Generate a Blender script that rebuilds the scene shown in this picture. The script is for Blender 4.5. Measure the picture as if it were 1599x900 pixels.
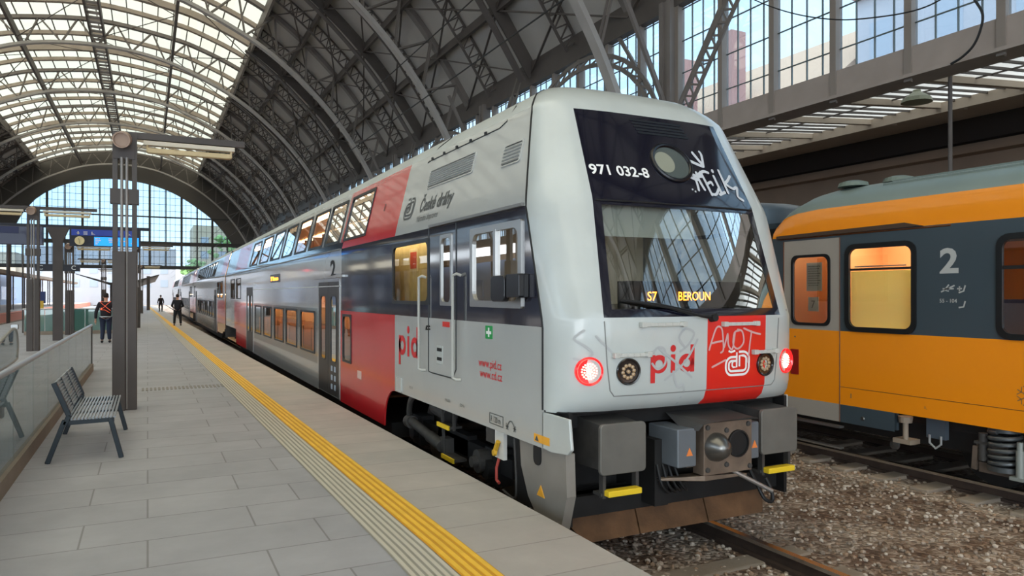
import bpy, bmesh, math, random
from mathutils import Vector, Matrix
random.seed(7)
for o in list(bpy.data.objects): bpy.data.objects.remove(o, do_unlink=True)
SC = bpy.context.scene
COL = SC.collection
# ------------------------------------------------------------------ camera
F_PX, HE = 1140.0, 1.81
YAW = math.atan(569/F_PX)
cam = bpy.data.objects.new('camera', bpy.data.cameras.new('camera'))
COL.objects.link(cam)
cam.location = (0, 0, HE); cam.rotation_euler = (math.pi/2, 0, -YAW)
cam.data.sensor_width = 36; cam.data.lens = 36*F_PX/1599
cam.data.shift_y = 10/1599; cam.data.clip_end = 900; cam.data.clip_start = .05
SC.camera = cam
# ------------------------------------------------------------------ world, light, exposure
w = bpy.data.worlds.new('overcast_sky'); SC.world = w; w.use_nodes = True
nt = w.node_tree; bg = nt.nodes['Background']
tc = nt.nodes.new('ShaderNodeTexCoord'); nz = nt.nodes.new('ShaderNodeTexNoise')
nz.inputs['Scale'].default_value = 3.0; nz.inputs['Detail'].default_value = 4
rp = nt.nodes.new('ShaderNodeValToRGB')
rp.color_ramp.elements[0].position = .35; rp.color_ramp.elements[0].color = (.62, .82, 1.0, 1)
rp.color_ramp.elements[1].position = .7; rp.color_ramp.elements[1].color = (.95, .98, 1.0, 1)
nt.links.new(tc.outputs['Generated'], nz.inputs['Vector']); nt.links.new(nz.outputs['Fac'], rp.inputs['Fac'])
nt.links.new(rp.outputs['Color'], bg.inputs['Color'])
bg.inputs['Strength'].default_value = 2.2
sun = bpy.data.objects.new('daylight_sun', bpy.data.lights.new('daylight_sun', 'SUN')); COL.objects.link(sun)
sun.data.energy = 4.5; sun.data.angle = math.radians(80); sun.data.color = (1, .97, .92)
sun.rotation_euler = (math.radians(18), math.radians(-12), 0)
low = bpy.data.objects.new('low_daylight', bpy.data.lights.new('low_daylight', 'SUN')); COL.objects.link(low)  # added second sun, low fill standing in for bright sky through side openings
low.data.energy = 2.9; low.data.angle = math.radians(60); low.data.color = (.94, .97, 1)
low.rotation_euler = Vector((1, .75, -.16)).to_track_quat('-Z', 'Y').to_euler()
SC.view_settings.view_transform = 'Standard'; SC.view_settings.look = 'None'
SC.view_settings.gamma = 1; SC.view_settings.use_curve_mapping = False
SC.view_settings.exposure = 0.85
# ------------------------------------------------------------------ helpers
def lin(c):
    c = c/255.0
    return c/12.92 if c <= .04045 else ((c+.055)/1.055)**2.4
def rgb(r, g, b): return (lin(r), lin(g), lin(b), 1)
MATS = {}
def mat(name, col, rough=.5, metal=0., noise=0., nscale=8., bump=0., bscale=40., coat=0., emit=0., spec=.5, ecol=None):
    if name in MATS: return MATS[name]
    m = bpy.data.materials.new(name); m.use_nodes = True; MATS[name] = m
    t = m.node_tree; b = t.nodes['Principled BSDF']
    c = rgb(*col)
    b.inputs['Base Color'].default_value = c; b.inputs['Roughness'].default_value = rough
    b.inputs['Metallic'].default_value = metal; b.inputs['Specular IOR Level'].default_value = spec
    if coat: b.inputs['Coat Weight'].default_value = coat; b.inputs['Coat Roughness'].default_value = .06
    if emit:
        b.inputs['Emission Color'].default_value = ecol or c; b.inputs['Emission Strength'].default_value = emit
    g = None
    if noise or bump: g = t.nodes.new('ShaderNodeTexCoord')
    if noise:
        n = t.nodes.new('ShaderNodeTexNoise'); n.inputs['Scale'].default_value = nscale; n.inputs['Detail'].default_value = 6
        mr = t.nodes.new('ShaderNodeMapRange'); mr.inputs['To Min'].default_value = 1-noise; mr.inputs['To Max'].default_value = 1+noise
        mr.inputs['From Min'].default_value = .3; mr.inputs['From Max'].default_value = .7
        mx = t.nodes.new('ShaderNodeVectorMath'); mx.operation = 'SCALE'; mx.inputs[0].default_value = c[:3]
        t.links.new(g.outputs['Object'], n.inputs['Vector']); t.links.new(n.outputs['Fac'], mr.inputs['Value'])
        t.links.new(mr.outputs['Result'], mx.inputs['Scale']); t.links.new(mx.outputs['Vector'], b.inputs['Base Color'])
    if bump:
        n2 = t.nodes.new('ShaderNodeTexNoise'); n2.inputs['Scale'].default_value = bscale; n2.inputs['Detail'].default_value = 5
        bp = t.nodes.new('ShaderNodeBump'); bp.inputs['Strength'].default_value = bump; bp.inputs['Distance'].default_value = .02
        t.links.new(g.outputs['Object'], n2.inputs['Vector']); t.links.new(n2.outputs['Fac'], bp.inputs['Height'])
        t.links.new(bp.outputs['Normal'], b.inputs['Normal'])
    return m
def glass(name, tint, refl=.08, cloud=0., ccol=(230, 235, 230), rough=.0, fmax=.75):
    """thin pane: tinted see-through mixed with a mirror reflection, and a share of dusty diffuse"""
    if name in MATS: return MATS[name]
    m = bpy.data.materials.new(name); m.use_nodes = True; MATS[name] = m
    t = m.node_tree; t.nodes.remove(t.nodes['Principled BSDF']); out = t.nodes['Material Output']
    tr = t.nodes.new('ShaderNodeBsdfTransparent'); tr.inputs['Color'].default_value = rgb(*tint)
    gl = t.nodes.new('ShaderNodeBsdfGlossy'); gl.inputs['Roughness'].default_value = rough
    gl.inputs['Color'].default_value = (1, 1, 1, 1)
    fr = t.nodes.new('ShaderNodeLayerWeight'); fr.inputs['Blend'].default_value = .25
    mr = t.nodes.new('ShaderNodeMapRange'); mr.inputs['To Min'].default_value = refl; mr.inputs['To Max'].default_value = min(1, refl+fmax)
    t.links.new(fr.outputs['Fresnel'], mr.inputs['Value'])
    mx = t.nodes.new('ShaderNodeMixShader'); t.links.new(mr.outputs['Result'], mx.inputs['Fac'])
    src = tr
    if cloud:
        df = t.nodes.new('ShaderNodeBsdfDiffuse'); df.inputs['Color'].default_value = rgb(*ccol)
        tl = t.nodes.new('ShaderNodeBsdfTranslucent'); tl.inputs['Color'].default_value = rgb(*ccol)
        m1 = t.nodes.new('ShaderNodeMixShader'); m1.inputs['Fac'].default_value = .5
        t.links.new(df.outputs[0], m1.inputs[1]); t.links.new(tl.outputs[0], m1.inputs[2])
        m2 = t.nodes.new('ShaderNodeMixShader'); m2.inputs['Fac'].default_value = cloud
        t.links.new(tr.outputs[0], m2.inputs[1]); t.links.new(m1.outputs[0], m2.inputs[2]); src = m2
    t.links.new(src.outputs[0], mx.inputs[1]); t.links.new(gl.outputs[0], mx.inputs[2])
    t.links.new(mx.outputs[0], out.inputs['Surface'])
    return m

class MB:
    def __init__(s): s.v = []; s.f = []; s.m = []; s.c = 0
    def add(s, vs, fs, mi=None):
        o = len(s.v); s.v += [tuple(p) for p in vs]
        for f in fs: s.f.append(tuple(i+o for i in f)); s.m.append(s.c if mi is None else mi)
        return s
    def box(s, x0, x1, y0, y1, z0, z1, mi=None):
        v = [(x, y, z) for z in (z0, z1) for y in (y0, y1) for x in (x0, x1)]
        return s.add(v, [(0, 2, 3, 1), (4, 5, 7, 6), (0, 1, 5, 4), (2, 6, 7, 3), (0, 4, 6, 2), (1, 3, 7, 5)], mi)
    def bar(s, a, b, w, h, up=(0, 0, 1), mi=None):
        a = Vector(a); b = Vector(b); d = (b-a).normalized(); up = Vector(up)
        r = d.cross(up)
        if r.length < 1e-4: r = d.cross(Vector((0, 1, 0)))
        r.normalize(); u = r.cross(d).normalized()
        v = [p+r*(sx*w/2)+u*(sy*h/2) for p in (a, b) for sx, sy in ((-1, -1), (1, -1), (1, 1), (-1, 1))]
        return s.add(v, [(3, 2, 1, 0), (4, 5, 6, 7), (0, 1, 5, 4), (1, 2, 6, 5), (2, 3, 7, 6), (3, 0, 4, 7)], mi)
    def tube(s, pts, r, n=10, cap=True, mi=None, closed=False):
        P = [Vector(p) for p in pts]; R = r if isinstance(r, (list, tuple)) else [r]*len(P)
        vs = []; ref = None; N = len(P)
        for i, p in enumerate(P):
            if closed: d = (P[(i+1) % N]-P[i-1]).normalized()
            else: d = (P[min(i+1, N-1)]-P[max(i-1, 0)]).normalized()
            if ref is None: ref = d.orthogonal().normalized()
            ref = (ref-d*ref.dot(d)).normalized(); bn = d.cross(ref)
            for k in range(n):
                a = 2*math.pi*k/n; vs.append(p+(ref*math.cos(a)+bn*math.sin(a))*R[i])
        fs = []
        for i in range(N-1+(1 if closed else 0)):
            j = (i+1) % N
            for k in range(n): fs.append((i*n+k, i*n+(k+1) % n, j*n+(k+1) % n, j*n+k))
        if cap and not closed: fs.append(tuple(range(n-1, -1, -1))); fs.append(tuple((N-1)*n+k for k in range(n)))
        return s.add(vs, fs, mi)
    def cyl(s, a, b, r, n=20, r2=None, mi=None): return s.tube([a, b], [r, r if r2 is None else r2], n, mi=mi)
    def disc_stack(s, c, axis, prof, n=32, mi=None):
        """lathe: prof = [(dist along axis, radius)]"""
        c = Vector(c); ax = Vector(axis).normalized(); u = ax.orthogonal().normalized(); w_ = ax.cross(u)
        vs = [c+ax*d+(u*math.cos(2*math.pi*k/n)+w_*math.sin(2*math.pi*k/n))*r for d, r in prof for k in range(n)]
        fs = [(i*n+k, i*n+(k+1) % n, (i+1)*n+(k+1) % n, (i+1)*n+k) for i in range(len(prof)-1) for k in range(n)]
        if prof[0][1] > 1e-5: fs.append(tuple(range(n-1, -1, -1)))
        if prof[-1][1] > 1e-5: fs.append(tuple((len(prof)-1)*n+k for k in range(n)))
        return s.add(vs, fs, mi)
    def prism(s, poly, fn0, fn1, mi=None):
        """poly: 2D points; fn0/fn1 map (a,b) to 3D back/front"""
        n = len(poly); vs = [fn0(*p) for p in poly]+[fn1(*p) for p in poly]
        fs = [tuple(range(n-1, -1, -1)), tuple(range(n, 2*n))]+[(i, (i+1) % n, n+(i+1) % n, n+i) for i in range(n)]
        return s.add(vs, fs, mi)
    def ring(s, outer, inner, fn0, fn1, mi=None):
        n = len(outer)
        vs = [fn0(*p) for p in outer]+[fn1(*p) for p in outer]+[fn1(*p) for p in inner]+[fn0(*p) for p in inner]
        fs = []
        for a in range(4):
            b = (a+1) % 4
            for i in range(n):
                j = (i+1) % n; fs.append((a*n+i, a*n+j, b*n+j, b*n+i))
        return s.add(vs, fs, mi)
    def build(s, name, mats, parent=None, smooth=False, bevel=0, loc=None):
        me = bpy.data.meshes.new(name); me.from_pydata(s.v, [], s.f)
        if not isinstance(mats, (list, tuple)): mats = [mats]
        for m in mats: me.materials.append(m)
        if any(s.m): me.polygons.foreach_set('material_index', s.m)
        bm = bmesh.new(); bm.from_mesh(me)
        if smooth: bmesh.ops.remove_doubles(bm, verts=bm.verts, dist=1e-5)
        bmesh.ops.recalc_face_normals(bm, faces=bm.faces); bm.to_mesh(me); bm.free()
        if loc is not None:
            me.transform(Matrix.Translation(-Vector(loc)))
        if smooth:
            for p in me.polygons: p.use_smooth = True
            try: me.set_sharp_from_angle(angle=math.radians(35))
            except Exception: pass
        o = bpy.data.objects.new(name, me); COL.objects.link(o)
        if loc is not None: o.location = loc
        if bevel:
            b = o.modifiers.new('bevel', 'BEVEL'); b.width = bevel; b.segments = 2; b.limit_method = 'ANGLE'
        if parent is not None:
            o.parent = parent; off = Vector((0, 0, 0)); p = parent
            while p is not None: off += p.location; p = p.parent
            o.location = Vector(o.location)-off
        return o
def thing(name, label, cat, loc, group=None):
    o = bpy.data.objects.new(name, None); COL.objects.link(o); o.location = loc
    o.empty_display_size = .2; o['label'] = label; o['category'] = cat
    if group: o['group'] = group
    return o
def tag(o, label, cat, group=None):
    o['label'] = label; o['category'] = cat
    if group: o['group'] = group
    return o
def struct(o): o['kind'] = 'structure'; return o
def dup(root, delta, label=None, group=None):
    def rec(o, par):
        c = o.copy(); COL.objects.link(c)
        if par is not None: c.parent = par
        for ch in o.children: rec(ch, c)
        return c
    r = rec(root, None); r.location = Vector(root.location)+Vector(delta)
    if label: r['label'] = label
    if group: r['group'] = group
    return r
def interp(x, T):
    if x <= T[0][0]: return T[0][1]
    for (a, b), (c, d) in zip(T, T[1:]):
        if x <= c: return b+(d-b)*(x-a)/(c-a)
    return T[-1][1]
def smoothpath(P, n=6):
    out = []
    P = [Vector(p) for p in P]
    for i in range(len(P)-1):
        p0 = P[max(i-1, 0)]; p1 = P[i]; p2 = P[i+1]; p3 = P[min(i+2, len(P)-1)]
        for k in range(n):
            t = k/n
            out.append(.5*((2*p1)+(p2-p0)*t+(2*p0-5*p1+4*p2-p3)*t*t+(3*p1-p0-3*p2+p3)*t**3))
    out.append(P[-1]); return out
def rrect(a0, a1, b0, b1, r, n=5):
    out = []
    for cx, cy, st in ((a1-r, b1-r, 0), (a0+r, b1-r, 90), (a0+r, b0+r, 180), (a1-r, b0+r, 270)):
        for k in range(n+1):
            a = math.radians(st+90*k/n); out.append((cx+r*math.cos(a), cy+r*math.sin(a)))
    return out
def ribbon(mb, pts, wd, fn, mi=None, round_=True):
    """flat stroke of width wd through 2D pts, mapped by fn(a,b)->3D"""
    P = [Vector((p[0], p[1])) for p in pts]; L = []; R = []
    for i, p in enumerate(P):
        d = (P[min(i+1, len(P)-1)]-P[max(i-1, 0)]); d.normalize(); nrm = Vector((-d.y, d.x))*wd/2
        L.append(p+nrm); R.append(p-nrm)
    poly = L+R[::-1]
    n = len(P); vs = [fn(*p) for p in poly]
    mb.add(vs, [(i, i+1, 2*n-2-i, 2*n-1-i) for i in range(n-1)], mi)
    if round_:
        for p in (P[0], P[-1]):
            mb.add([fn(p.x+wd/2*math.cos(k*math.pi/4), p.y+wd/2*math.sin(k*math.pi/4)) for k in range(8)], [tuple(range(8))], mi)
def text(body, size, fn, m, name, parent, bold=0., sx=1., align='LEFT', shear=0.):
    cu = bpy.data.curves.new('t', 'FONT'); cu.body = body; cu.size = size; cu.offset = bold; cu.align_x = align; cu.shear = shear
    cu.resolution_u = 3
    ob = bpy.data.objects.new('t', cu); COL.objects.link(ob)
    me = bpy.data.meshes.new_from_object(ob.evaluated_get(bpy.context.evaluated_depsgraph_get()))
    bpy.data.objects.remove(ob, do_unlink=True); bpy.data.curves.remove(cu)
    for v in me.vertices: v.co = fn(v.co.x*sx, v.co.y)
    me.materials.clear(); me.materials.append(m)
    o = bpy.data.objects.new(name, me); COL.objects.link(o)
    if parent is not None:
        o.parent = parent; off = Vector((0, 0, 0)); p = parent
        while p is not None: off += p.location; p = p.parent
        o.location = -off
    return o
# ------------------------------------------------------------------ materials
M_steel = mat('painted_steel_grey', (112, 105, 100), .5, .0, .12, 1.5)
M_steel_lt = mat('painted_steel_light', (165, 160, 155), .45, .0, .08, 1.5)
M_steel_dk = mat('painted_steel_dark', (80, 73, 69), .55, .0, .12, 2)
M_roofpan = mat('roof_boarding', (172, 167, 160), .7, 0, .08, .6)
M_opal = glass('opal_roof_glass', (140, 134, 118), .01, .18, (238, 228, 206), fmax=.06)
M_pane = glass('dusty_window_glass', (142, 162, 176), .02, .12, (214, 214, 220), fmax=.12)
M_gable = glass('gable_glass', (142, 164, 178), .02, .02, fmax=.1)
M_canopy = glass('wired_canopy_glass', (150, 150, 146), .02, .6, (200, 198, 190), fmax=.06)
M_plaster = mat('plaster_beige', (168, 155, 140), .85, 0, .08, .8)
M_plaster_dk = mat('plaster_brown', (134, 114, 97), .9, 0, .1, .7)
M_black = mat('black_rubber', (18, 18, 19), .6)
M_soot_shade = mat('soot_shade_black_metal', (26, 25, 25), .7, .2, .3, 5)  # sooty underframe metal; on the right plough side it stands for shade
M_under = mat('underframe_grey', (70, 68, 66), .6, .3, .25, 6)
M_grey = mat('train_light_grey', (178, 180, 177), .22, 0, .03, 1.5, coat=.5)
M_mask = mat('cab_mask_grey', (188, 193, 190), .28, 0, .05, 2.5, coat=.35)
M_red = mat('train_red', (203, 38, 44), .25, 0, .04, 1.5, coat=.5)
M_redfr = mat('front_red', (222, 40, 30), .3, 0, .03, 2, coat=.3)
M_navy = mat('train_dark_navy', (42, 44, 56), .12, 0, coat=1.)
M_fblack = mat('front_black_navy', (22, 22, 34), .12, 0, coat=.8)
M_silver = mat('train_silver', (176, 176, 174), .2, .35, .04, 1, coat=.5)
M_dkband = mat('window_band_grey', (98, 94, 92), .25, 0, coat=.4)
M_roofg = mat('train_roof_grey', (186, 190, 186), .45, 0, .06, 1.5)
M_tglass = glass('train_window_glass', (190, 185, 175), .22)
M_tglow = glass('train_window_glass_low', (206, 200, 190), .08, fmax=.35)
M_ws = glass('windscreen_glass', (226, 230, 226), .12, fmax=.6)
M_alu = mat('brushed_aluminium', (178, 178, 176), .3, .8)
M_chrome = mat('rail_steel', (200, 200, 200), .22, 1.)
M_yel = mat('step_yellow', (232, 196, 40), .5)
M_tact = mat('tactile_yellow', (238, 190, 60), .6, 0, .08, 6)
M_tactw = mat('tactile_pale', (176, 172, 160), .7, 0, .06, 6)
M_orange = mat('coach_orange', (244, 146, 24), .25, 0, .02, 1, coat=.5)
M_anth = mat('coach_anthracite', (62, 74, 82), .35, 0, .04, 1.5, coat=.3)
M_doorg = mat('coach_door_grey', (158, 152, 144), .4, 0, .04, 2)
M_blackframe = mat('window_gasket', (24, 26, 28), .4)
M_interior = mat('interior_warm', (216, 172, 122), .6)
M_lampw = mat('lamp_warm', (255, 230, 190), .5, emit=11., ecol=(1, .82, .56, 1))
M_led = mat('led_amber', (255, 140, 20), .5, emit=5., ecol=(1, .30, .02, 1))
M_ledred = mat('tail_led', (255, 90, 80), .5, emit=7., ecol=(1, .16, .12, 1))
M_redlens = mat('tail_lens', (190, 20, 24), .2, 0, coat=.8, emit=.5, ecol=(1, .02, .02, 1))
M_white = mat('white_lettering', (236, 236, 234), .5)
M_dkgrey = mat('lettering_grey', (78, 80, 78), .5)
M_txtred = mat('lettering_red', (212, 42, 46), .5)
M_green = mat('sign_green', (20, 150, 70), .5)
M_rust = mat('rusty_plate', (108, 78, 52), .75, .2, .35, 4, .3, 30)
M_bench = mat('bench_paint', (28, 42, 52), .4)
M_benchslat = mat('bench_slat', (158, 164, 172), .3, .2)
M_rubber = mat('handrail_black', (28, 28, 30), .5)
M_blind = mat('roller_blind', (225, 220, 205), .8)

def brickmat(name, c1, c2, mort, bw, bh, ms, rough=.75, off=.5, rot=0., noise=.12, freq=2):
    m = bpy.data.materials.new(name); m.use_nodes = True; MATS[name] = m
    t = m.node_tree; b = t.nodes['Principled BSDF']; b.inputs['Roughness'].default_value = rough
    g = t.nodes.new('ShaderNodeTexCoord'); mp = t.nodes.new('ShaderNodeMapping'); mp.inputs['Rotation'].default_value = (0, 0, rot)
    br = t.nodes.new('ShaderNodeTexBrick'); br.inputs['Color1'].default_value = rgb(*c1); br.inputs['Color2'].default_value = rgb(*c2)
    br.inputs['Mortar'].default_value = rgb(*mort); br.inputs['Scale'].default_value = 1; br.inputs['Brick Width'].default_value = bw
    br.inputs['Row Height'].default_value = bh; br.inputs['Mortar Size'].default_value = ms; br.inputs['Mortar Smooth'].default_value = .3
    br.offset = off; br.offset_frequency = freq
    n = t.nodes.new('ShaderNodeTexNoise'); n.inputs['Scale'].default_value = 1.1; n.inputs['Detail'].default_value = 9; n.inputs['Roughness'].default_value = .65
    mr = t.nodes.new('ShaderNodeMapRange'); mr.inputs['From Min'].default_value = .3; mr.inputs['From Max'].default_value = .7
    mr.inputs['To Min'].default_value = 1-noise; mr.inputs['To Max'].default_value = 1+noise
    mx = t.nodes.new('ShaderNodeVectorMath'); mx.operation = 'SCALE'
    t.links.new(g.outputs['Object'], mp.inputs['Vector']); t.links.new(mp.outputs['Vector'], br.inputs['Vector'])
    t.links.new(g.outputs['Object'], n.inputs['Vector']); t.links.new(n.outputs['Fac'], mr.inputs['Value'])
    t.links.new(br.outputs['Color'], mx.inputs[0]); t.links.new(mr.outputs['Result'], mx.inputs['Scale'])
    t.links.new(mx.outputs['Vector'], b.inputs['Base Color'])
    return m
M_pave = brickmat('platform_paving', (164, 164, 169), (157, 157, 162), (128, 127, 128), 1.2, .6, .008, .62, .37, 0.)
M_edge = brickmat('platform_edge_slabs', (170, 163, 157), (162, 158, 153), (138, 132, 127), 5.0, .585, .007, .62, 0.)

def ballast():
    m = bpy.data.materials.new('ballast'); m.use_nodes = True; MATS['ballast'] = m
    t = m.node_tree; b = t.nodes['Principled BSDF']; b.inputs['Roughness'].default_value = .95
    g = t.nodes.new('ShaderNodeTexCoord'); v = t.nodes.new('ShaderNodeTexVoronoi'); v.inputs['Scale'].default_value = 22
    r = t.nodes.new('ShaderNodeValToRGB'); e = r.color_ramp.elements
    e[0].position = 0; e[0].color = rgb(124, 110, 98); e[1].position = 1; e[1].color = rgb(204, 192, 178)
    x = e.new(.5); x.color = rgb(160, 144, 128)
    n = t.nodes.new('ShaderNodeTexNoise'); n.inputs['Scale'].default_value = 1.6; n.inputs['Detail'].default_value = 6
    r2 = t.nodes.new('ShaderNodeValToRGB'); r2.color_ramp.elements[0].position = .38; r2.color_ramp.elements[0].color = rgb(150, 118, 96)
    r2.color_ramp.elements[1].position = .62; r2.color_ramp.elements[1].color = (1, 1, 1, 1)
    mx = t.nodes.new('ShaderNodeMixRGB'); mx.blend_type = 'MULTIPLY'; mx.inputs['Fac'].default_value = .8
    bp = t.nodes.new('ShaderNodeBump'); bp.inputs['Strength'].default_value = .9; bp.inputs['Distance'].default_value = .03; bp.invert = True
    sp = t.nodes.new('ShaderNodeSeparateColor')
    t.links.new(g.outputs['Object'], v.inputs['Vector']); t.links.new(v.outputs['Color'], sp.inputs['Color'])
    t.links.new(sp.outputs['Red'], r.inputs['Fac']); t.links.new(g.outputs['Object'], n.inputs['Vector']); t.links.new(n.outputs['Fac'], r2.inputs['Fac'])
    t.links.new(r.outputs['Color'], mx.inputs['Color1']); t.links.new(r2.outputs['Color'], mx.inputs['Color2'])
    t.links.new(mx.outputs['Color'], b.inputs['Base Color']); t.links.new(v.outputs['Distance'], bp.inputs['Height']); t.links.new(bp.outputs['Normal'], b.inputs['Normal'])
    return m
M_ballast = ballast()
def skew(y): return -.0155*max(0., y-5)
# ================================================================== GROUND AND PLATFORMS
GZ = -.74
mb = MB(); N = 40
def plat_edge(y): return 2.9+skew(y)
ys = [-12, 0, 5, 15, 30, 45, 60, 80, 100, 130]
HX0, HX1, HY0, HY1 = -3.3, -1.36, 6.2, 19.6      # stair opening
# paving surface as strips (outside the opening)
def strip(x0f, x1f, z=0., ylist=ys):
    for a, b in zip(ylist, ylist[1:]):
        mb.add([(x0f(a), a, z), (x1f(a), a, z), (x1f(b), b, z), (x0f(b), b, z)], [(0, 1, 2, 3)])
yl = sorted(set(ys+[HY0, HY1]))
strip(lambda y: HX1, lambda y: 2.05+skew(y), ylist=yl)
strip(lambda y: -7.8, lambda y: HX0, ylist=yl)
for a, b in ((-12, HY0), (HY1, 130)): mb.add([(HX0, a, 0), (HX1, a, 0), (HX1, b, 0), (HX0, b, 0)], [(0, 1, 2, 3)])
struct(mb.build('floor', M_pave))
mb = MB()
strip(lambda y: 2.05+skew(y), plat_edge, .001)
for a, b in zip(ys, ys[1:]):
    mb.add([(plat_edge(a), a, .001), (plat_edge(b), b, .001), (plat_edge(b), b, -.14), (plat_edge(a), a, -.14)], [(0, 1, 2, 3)])
struct(mb.build('platform_edge', M_edge))
mb = MB()
for a, b in zip(ys, ys[1:]):
    for fx in (lambda y: plat_edge(y)-.12, lambda y: -7.8):
        mb.add([(fx(a), a, -.01), (fx(b), b, -.01), (fx(b), b, -1.), (fx(a), a, -1.)], [(0, 1, 2, 3)])
struct(mb.build('platform_wall', mat('platform_wall_dark', (60, 56, 52), .9)))
# tactile strips: pale ribs and yellow ribs run along the platform
def ribs(x0, x1, n, m, name, h=.006, base=True):
    b = MB(); wv = (x1-x0)/n
    yy = [-8]+[5*k for k in range(1, 24)]
    for i in range(n+1):
        lo = x0+i*wv
        for a, c in zip(yy, yy[1:]):
            if i < n:
                for (p, q, z) in ((lo+.25*wv, lo+.8*wv, h+.004),):
                    b.add([(p+skew(a), a, z), (q+skew(a), a, z), (q+skew(c), c, z), (p+skew(c), c, z),
                           (p+skew(a), a, .002), (q+skew(a), a, .002), (q+skew(c), c, .002), (p+skew(c), c, .002)],
                          [(0, 1, 2, 3), (0, 3, 7, 4), (1, 5, 6, 2), (0, 4, 5, 1)])
    for a, c in zip(yy, yy[1:]):
        b.add([(x0+skew(a), a, .004), (x1+skew(a), a, .004), (x1+skew(c), c, .004), (x0+skew(c), c, .004)], [(0, 1, 2, 3)], 1)
    return struct(b.build(name, m))
ribs(1.80, 2.05, 4, [M_tact, mat('tactile_yellow_groove', (205, 150, 40), .7)], 'trim_1')
ribs(1.50, 1.795, 6, [mat('tactile_rib_pale', (196, 190, 176), .7), mat('tactile_groove_pale', (150, 146, 136), .8)], 'trim_2')
# cross guide ribs on the paving
mb = MB()
for k in range(26): mb.box(-.1+k*.07, -.06+k*.07, 15.3, 15.75, .0, .006)
struct(mb.build('trim_3', mat('tactile_cross', (140, 136, 130), .8)))
# stair opening walls and flight
mb = MB()
mb.box(HX0-.1, HX0, HY0, HY1, -3.5, -.01); mb.box(HX1, HX1+.1, HY0, HY1, -3.5, -.01)
mb.box(HX0-.1, HX1+.1, HY1, HY1+.1, -3.5, -.01); mb.box(HX0-.1, HX1+.1, HY0-.1, HY0, -3.5, -.01); mb.box(HX0, HX1, HY0, HY1, -3.6, -3.5)
struct(mb.build('stairwell_wall', mat('stairwell_cladding', (186, 184, 178), .6)))
mb = MB()
for k in range(18): mb.box(HX0+.02, HX1-.02, 12.6-k*.3, 12.9-k*.3, -3.49, -.16-k*.17)
struct(mb.build('staircase', mat('stair_stone', (150, 147, 142), .8)))
# ground
struct(MB().box(-40, 60, -30, 260, GZ-.3, GZ).build('ground', M_ballast))
# far-left platform
mb = MB(); mb.box(-26, -11.6, 20, 240, GZ, 0)
struct(mb.build('neighbouring_platform', mat('far_paving', (168, 160, 154), .8, 0, .06, .5)))
mb = MB(); mb.box(-11.75, -11.55, 20, 240, GZ, .0); mb.box(-12.6, -11.75, 20, 240, .001, .01)
struct(mb.build('trim_4', mat('salmon_edge', (214, 140, 122), .8)))
# tracks
def track(cx, y0, y1, name):
    for sx in (-1, 1):
        b = MB(); x = cx+sx*.7535
        b.box(x-.036, x+.036, y0, y1, -.60, -.57); b.box(x-.01, x+.01, y0, y1, -.70, -.60); b.box(x-.07, x+.07, y0, y1, -.74, -.70)
        tag(b.build('rail', M_chrome if cx < 6 else M_under), '', '')
for cx, y0, y1, wh in ((4.53, -12, 220, 'under the red and grey train'), (10.21, -12, 220, 'under the orange coach'), (-9.7, -12, 220, 'left of the platform')):
    for sx in (-1, 1):
        b = MB(); x = cx+sx*.7535
        b.box(x-.036, x+.036, y0, y1, -.605, -.57, 0); b.box(x-.012, x+.012, y0, y1, -.70, -.605, 1); b.box(x-.07, x+.07, y0, y1, -.735, -.70, 1)
        r = b.build('rail', [M_chrome, mat('rail_side_rust', (72, 58, 50), .8, .2, .2, 5)])
        struct(r)
M_sleeper = mat('concrete_sleeper', (142, 130, 116), .9, 0, .15, 3, .3, 30)
sl = None
for cx, y0, n in ((10.21, 3.0, 10), (4.53, 1.5, 7)):
    for k in range(n):
        y = y0+k*.62
        b = MB(); b.box(cx-1.3, cx+1.3, y-.13, y+.13, GZ-.05, GZ+.045 if cx > 8 else GZ+.02)
        struct(b.build('sleeper', M_sleeper, bevel=.02))
# loose ballast stones between the two tracks (stuff)
mb = MB()
ico = [(0, 0, 1), (.894, 0, .447), (.276, .851, .447), (-.724, .526, .447), (-.724, -.526, .447), (.276, -.851, .447),
       (.724, .526, -.447), (-.276, .851, -.447), (-.894, 0, -.447), (-.276, -.851, -.447), (.724, -.526, -.447), (0, 0, -1)]
icf = [(0, 1, 2), (0, 2, 3), (0, 3, 4), (0, 4, 5), (0, 5, 1), (1, 6, 2), (2, 7, 3), (3, 8, 4), (4, 9, 5), (5, 10, 1), (2, 6, 7), (3, 7, 8), (4, 8, 9), (5, 9, 10), (1, 10, 6), (6, 11, 7), (7, 11, 8), (8, 11, 9), (9, 11, 10), (10, 11, 6)]
for k in range(5200):
    x = random.uniform(3.0, 9.4); y = random.uniform(2.2, 8.5) if k % 3 else random.uniform(2.2, 13)
    s = random.uniform(.012, .034); a = random.uniform(0, 6.28); ca, sa = math.cos(a), math.sin(a)
    q = [random.uniform(.6, 1.25) for _ in range(3)]
    mb.add([(x+s*(px*q[0]*ca-py*q[1]*sa), y+s*(px*q[0]*sa+py*q[1]*ca), GZ+s*.4+s*pz*q[2]*.7) for px, py, pz in ico], icf, random.randrange(4))
st = mb.build('ballast_stones', [mat('stone_a', (168, 152, 136), .95), mat('stone_b', (140, 126, 112), .95), mat('stone_c', (196, 184, 170), .95), mat('stone_d', (150, 126, 104), .95)])
st['kind'] = 'stuff'; st['label'] = 'brown and grey track ballast stones between the two trains'; st['category'] = 'gravel'
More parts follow.
